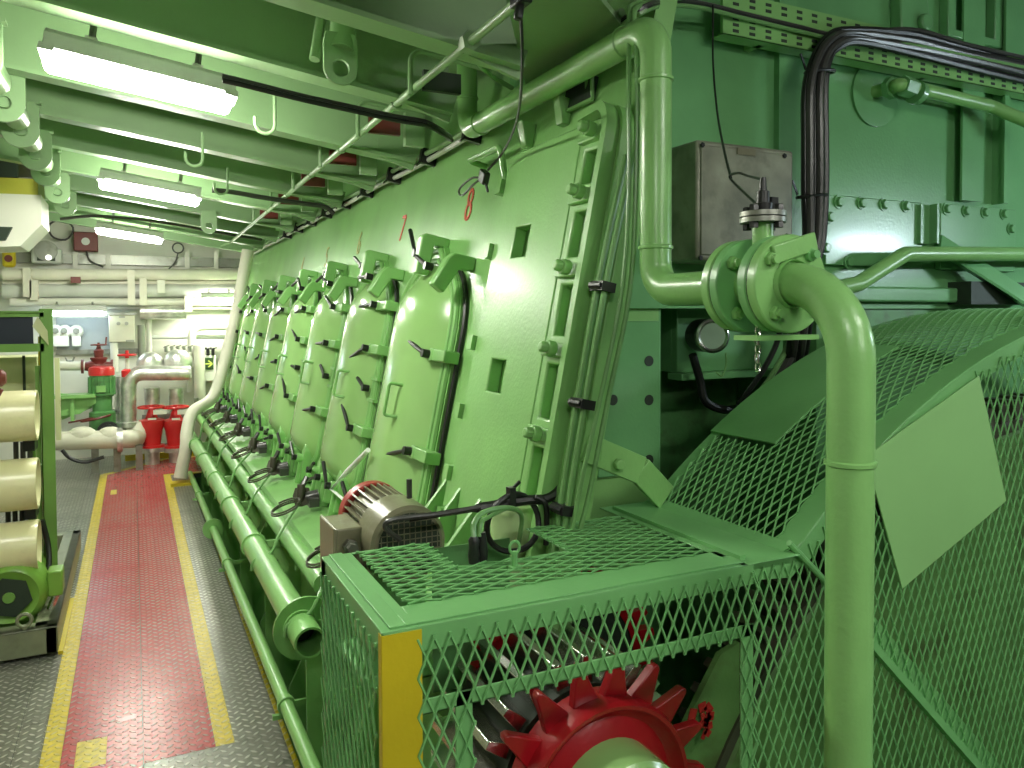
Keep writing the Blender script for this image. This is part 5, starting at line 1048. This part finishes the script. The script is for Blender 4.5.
# red valves
for i, u in enumerate((152, 176)):
    t = thing('red_valve' if i == 0 else 'red_valve.%03d' % i, W(u, 450, .9), ['left of the two bright red handwheel valves by the far wall', 'right of the two bright red handwheel valves by the far wall'][i], 'valve', 'bright red valves by the far wall')
    c = W(u, 440, .9); z = lambda v: W(u, v, .9).z
    b = MB(); b.lathe((c.x, c.y, z(447)), (0, 0, 1), [(0, .15), (.03, .15), (.03, .105), (.12, .115), (z(430) - z(447), .13), (z(424) - z(447), .155), (z(420) - z(447), .155), (z(418) - z(447), .08), (z(412) - z(447), .05), (z(408) - z(447), .03)], 24); b.build('body', REDV, t)
    b = MB(); h = V((c.x, c.y, z(407))); b.tube([h + V((.155 * math.cos(t_), .155 * math.sin(t_), 0)) for t_ in [2 * PI * k / 22 for k in range(22)]], .016, 6, True)
    for k in range(3): d = V((math.cos(k * PI / 3), math.sin(k * PI / 3), 0)) * .15; b.bar(h - d, h + d, .02, .015, (0, 0, 1))
    b.cyl(h - V((0, 0, .08)), h + V((0, 0, .03)), .03, 10); b.build('handwheel', REDV, t)
    b = MB(); b.lathe((c.x, c.y, 0), (0, 0, 1), [(0, .09), (z(449) - .03, .09), (z(449) - .03, .15), (z(447), .15)], 20); b.build('lower_pipe', FOIL, t)
    p = W(u + 8, 412, 1.06); b = MB(); b.box(p, (.16, .01, .06)); b.build('name_plate', WHITE, t)
    q = W(u, 419, 1.06); b = MB(); b.box(q + V((0, -.0, .0)), (.10, .01, .025)); b.build('white_mark', WHITE, t)
    vpipe('silver_pipe.%03d' % (2 + i), u, 388, 419, .095, .62, FOIL, ['silver upright pipe behind the left red valve', 'silver upright pipe behind the right red valve'][i])
b = MB(); p, q = W(142, 415, .72), W(192, 418, .72); b.bb((p.x, WY - .76, q.z), (q.x, WY - .7, p.z)); p, q = W(142, 445, .72), W(192, 447, .72); b.bb((p.x, WY - .76, q.z), (q.x, WY - .7, p.z)); tag(b.build('support_rail', DST), 'dark cross rails behind the two red valves', 'rail')
b = MB(); b.tube(bend([W(191, 392, .35), W(192, 327, .35), W(262, 326, .35)], .13, 8), .055, 14); tag(b.build('white_pipe', WHITE), 'white pipe rising on the far wall and bending towards the engine', 'pipe')
hpipe('white_pipe.001', 148, 262, 337, .03, .2, LGREY, 'thin grey horizontal pipe on the far wall above the foil domes')
vpipe('cream_column', 199, 345, 398, .075, .45, LAG, 'short thick cream upright pipe right of the silver pipe')
vpipe('conduit_pipe', 149, 318, 356, .035, .25, WHITE, 'white thin upright pipe right of the control box'); vpipe('conduit_pipe.001', 141, 325, 360, .045, .35, DST, 'dull grey upright pipe right of the control box')
hpipe('silver_duct', 140, 186, 312, .10, .35, FOIL, 'short crumpled silver duct under the far wall pipes', 'duct')
vpipe('conduit_pipe.002', 114, 343, 372, .05, .4, WHITE, 'white upright pipe below the cream control box')
# exit sign
p0, p1 = W(200.5, 356, .3), W(216.5, 381, .3); es = thing('exit_sign', p0, 'green arrow sign on a white box by the cream lagged pipe', 'sign')
b = MB(); b.bb((p0.x, WY - .3, p1.z), (p1.x, WY, p0.z)); b.build('box', WHITE, es, bevel=.008); q0, q1 = W(203, 358, .305), W(213.5, 369.5, .305); b = MB(); b.bb((q0.x, WY - .31, q1.z), (q1.x, WY - .3, q0.z)); b.build('sign_face', SIGNG, es)
m_ = (q0 + q1) / 2; m_.y = WY - .315; b = MB(); b.bar(m_ - V((.05, 0, 0)), m_ + V((.05, 0, 0)), .018, .004, (0, 1, 0)); b.bar(m_ + V((.0, 0, .045)), m_ + V((.055, 0, 0)), .018, .004, (0, 1, 0)); b.bar(m_ + V((.0, 0, -.045)), m_ + V((.055, 0, 0)), .018, .004, (0, 1, 0)); b.build('arrow', SIGNY, es)
hd = thing('cock_row', W(206, 353, .3), 'row of small black cocks above the green arrow sign', 'valve')
for u in (198, 203, 208, 213): p = W(u, 352, .3); b = MB(); b.cyl(p + V((0, 0, -.05)), p + V((0, 0, .05)), .022, 8); b.bar(p + V((-.04, 0, .04)), p + V((.05, 0, .06)), .02, .015, (0, 0, 1)); b.build('cock', BLACK, hd)
hd2 = thing('cock_row.001', W(178, 349, .6), 'row of small dark cocks above the right foil dome', 'valve')
for u in (166, 172, 178, 184, 190): p = W(u, 349, .6); b = MB(); b.cyl(p + V((0, 0, -.04)), p + V((0, 0, .04)), .02, 8); b.bar(p + V((-.03, 0, .02)), p + V((.04, 0, .05)), .018, .015, (0, 0, 1)); b.build('cock', DST, hd2)
a, c = W(125, 455, .5), W(196, 459.5, .5); b = MB(); b.bb((a.x, WY - .54, c.z - .05), (1.3, WY - .5, a.z)); tag(b.build('floor_kerb', YEL), 'yellow kerb plate across the floor in front of the red valves', 'kerb')
b = MB(); p = W(215, 402, 1.0); 
for k in range(4): q = W(196 + 6 * k, 398 + 3 * k, .8); b.cyl(q, q + V((.02, 0, -.3)), .03, 8)
tag(b.build('pipe_cluster', DST), 'dark cluster of small pipes behind the cream lagged bend', 'pipe')
# wall panel seams (lower part of the far wall is a grey plate)
a, c = W(56, 318, .02), W(112, 352, .02); b = MB(); b.bb((a.x, WY - .03, c.z), (c.x, WY, a.z)); tag(b.build('wall_plate', paint('wall_plate_grey', (.33, .36, .36), .45)), 'light grey plate on the far wall behind the oval lamps', 'panel')
a, c = W(56, 350, .04), W(140, 353, .04); b = MB(); b.bb((a.x, WY - .06, c.z), (c.x, WY, a.z)); tag(b.build('wall_rail', DST), 'dark thin rail along the far wall below the oval lamps', 'rail')
# upper left: white duct with olive beam
y = 7.2
a, c = V((-2.6, y, U(-60, 195, y=y).z)), U(40, 246, y=y); b = MB(); b.prism([V((-2.6, y, U(-60, 195, y=y).z)), U(41, 195, y=y), U(42, 224, y=y), U(20, 246, y=y), V((-2.6, y, U(-60, 262, y=y).z))], (0, .6, 0)); tag(b.build('white_duct', WHITE), 'white ventilation duct at the upper left under the olive beam', 'duct')
b = MB(); b.prism([V((-2.6, y, U(-60, 179, y=y).z)), U(38, 179, y=y), U(38, 195, y=y), V((-2.6, y, U(-60, 195, y=y).z))], (0, .5, 0)); tag(b.build('crane_beam', OLIVE), 'olive yellow beam at the upper left above the white duct', 'beam')
b = MB(); y = 7.6; b.prism([V((-2.6, y, U(-60, 128, y=y).z)), U(22, 128, y=y), U(36, 150, y=y), U(38, 178, y=y), V((-2.6, y, U(-60, 178, y=y).z))], (0, .3, 0)); tag(b.build('wall_box', GREY), 'grey-brown boxes at the upper left above the olive beam', 'box')
b = MB(); b.prism([U(-5, 159, y=7.19), U(17, 160, y=7.19), U(17, 177, y=7.19), U(-5, 177, y=7.19)], (0, .1, 0)); tag(b.build('dark_box', DARK), 'small black box on the olive beam at the left edge', 'box')
b = MB(); y = 7.15; b.prism([U(-20, 226, y=y), U(12, 227, y=y), U(5, 240, y=y), U(-20, 240, y=y)], (0, .1, 0)); tag(b.build('dark_clamp', DARK), 'black clamp at the left edge under the white duct', 'clamp')
# =================================================================== CAMERA, LIGHT, RENDER
cam = bpy.data.cameras.new('camera'); co = bpy.data.objects.new('camera', cam); COL.objects.link(co); S.camera = co
cam.sensor_width = 36.; cam.lens = FPX / 1024 * 36; cam.shift_y = -(384 - CY) / 1024; cam.clip_start = .05
M = R3.to_4x4(); M.translation = CAM; co.matrix_world = M
w = bpy.data.worlds.new('world'); S.world = w; w.use_nodes = True
w.node_tree.nodes['Background'].inputs[0].default_value = (.62, .75, .55, 1); w.node_tree.nodes['Background'].inputs[1].default_value = .07
S.view_settings.view_transform = 'Standard'; S.view_settings.look = 'None'; S.view_settings.gamma = 1.; S.view_settings.use_curve_mapping = False
S.view_settings.exposure = .2
S.cycles.use_denoising = True
S.cycles.max_bounces = 8
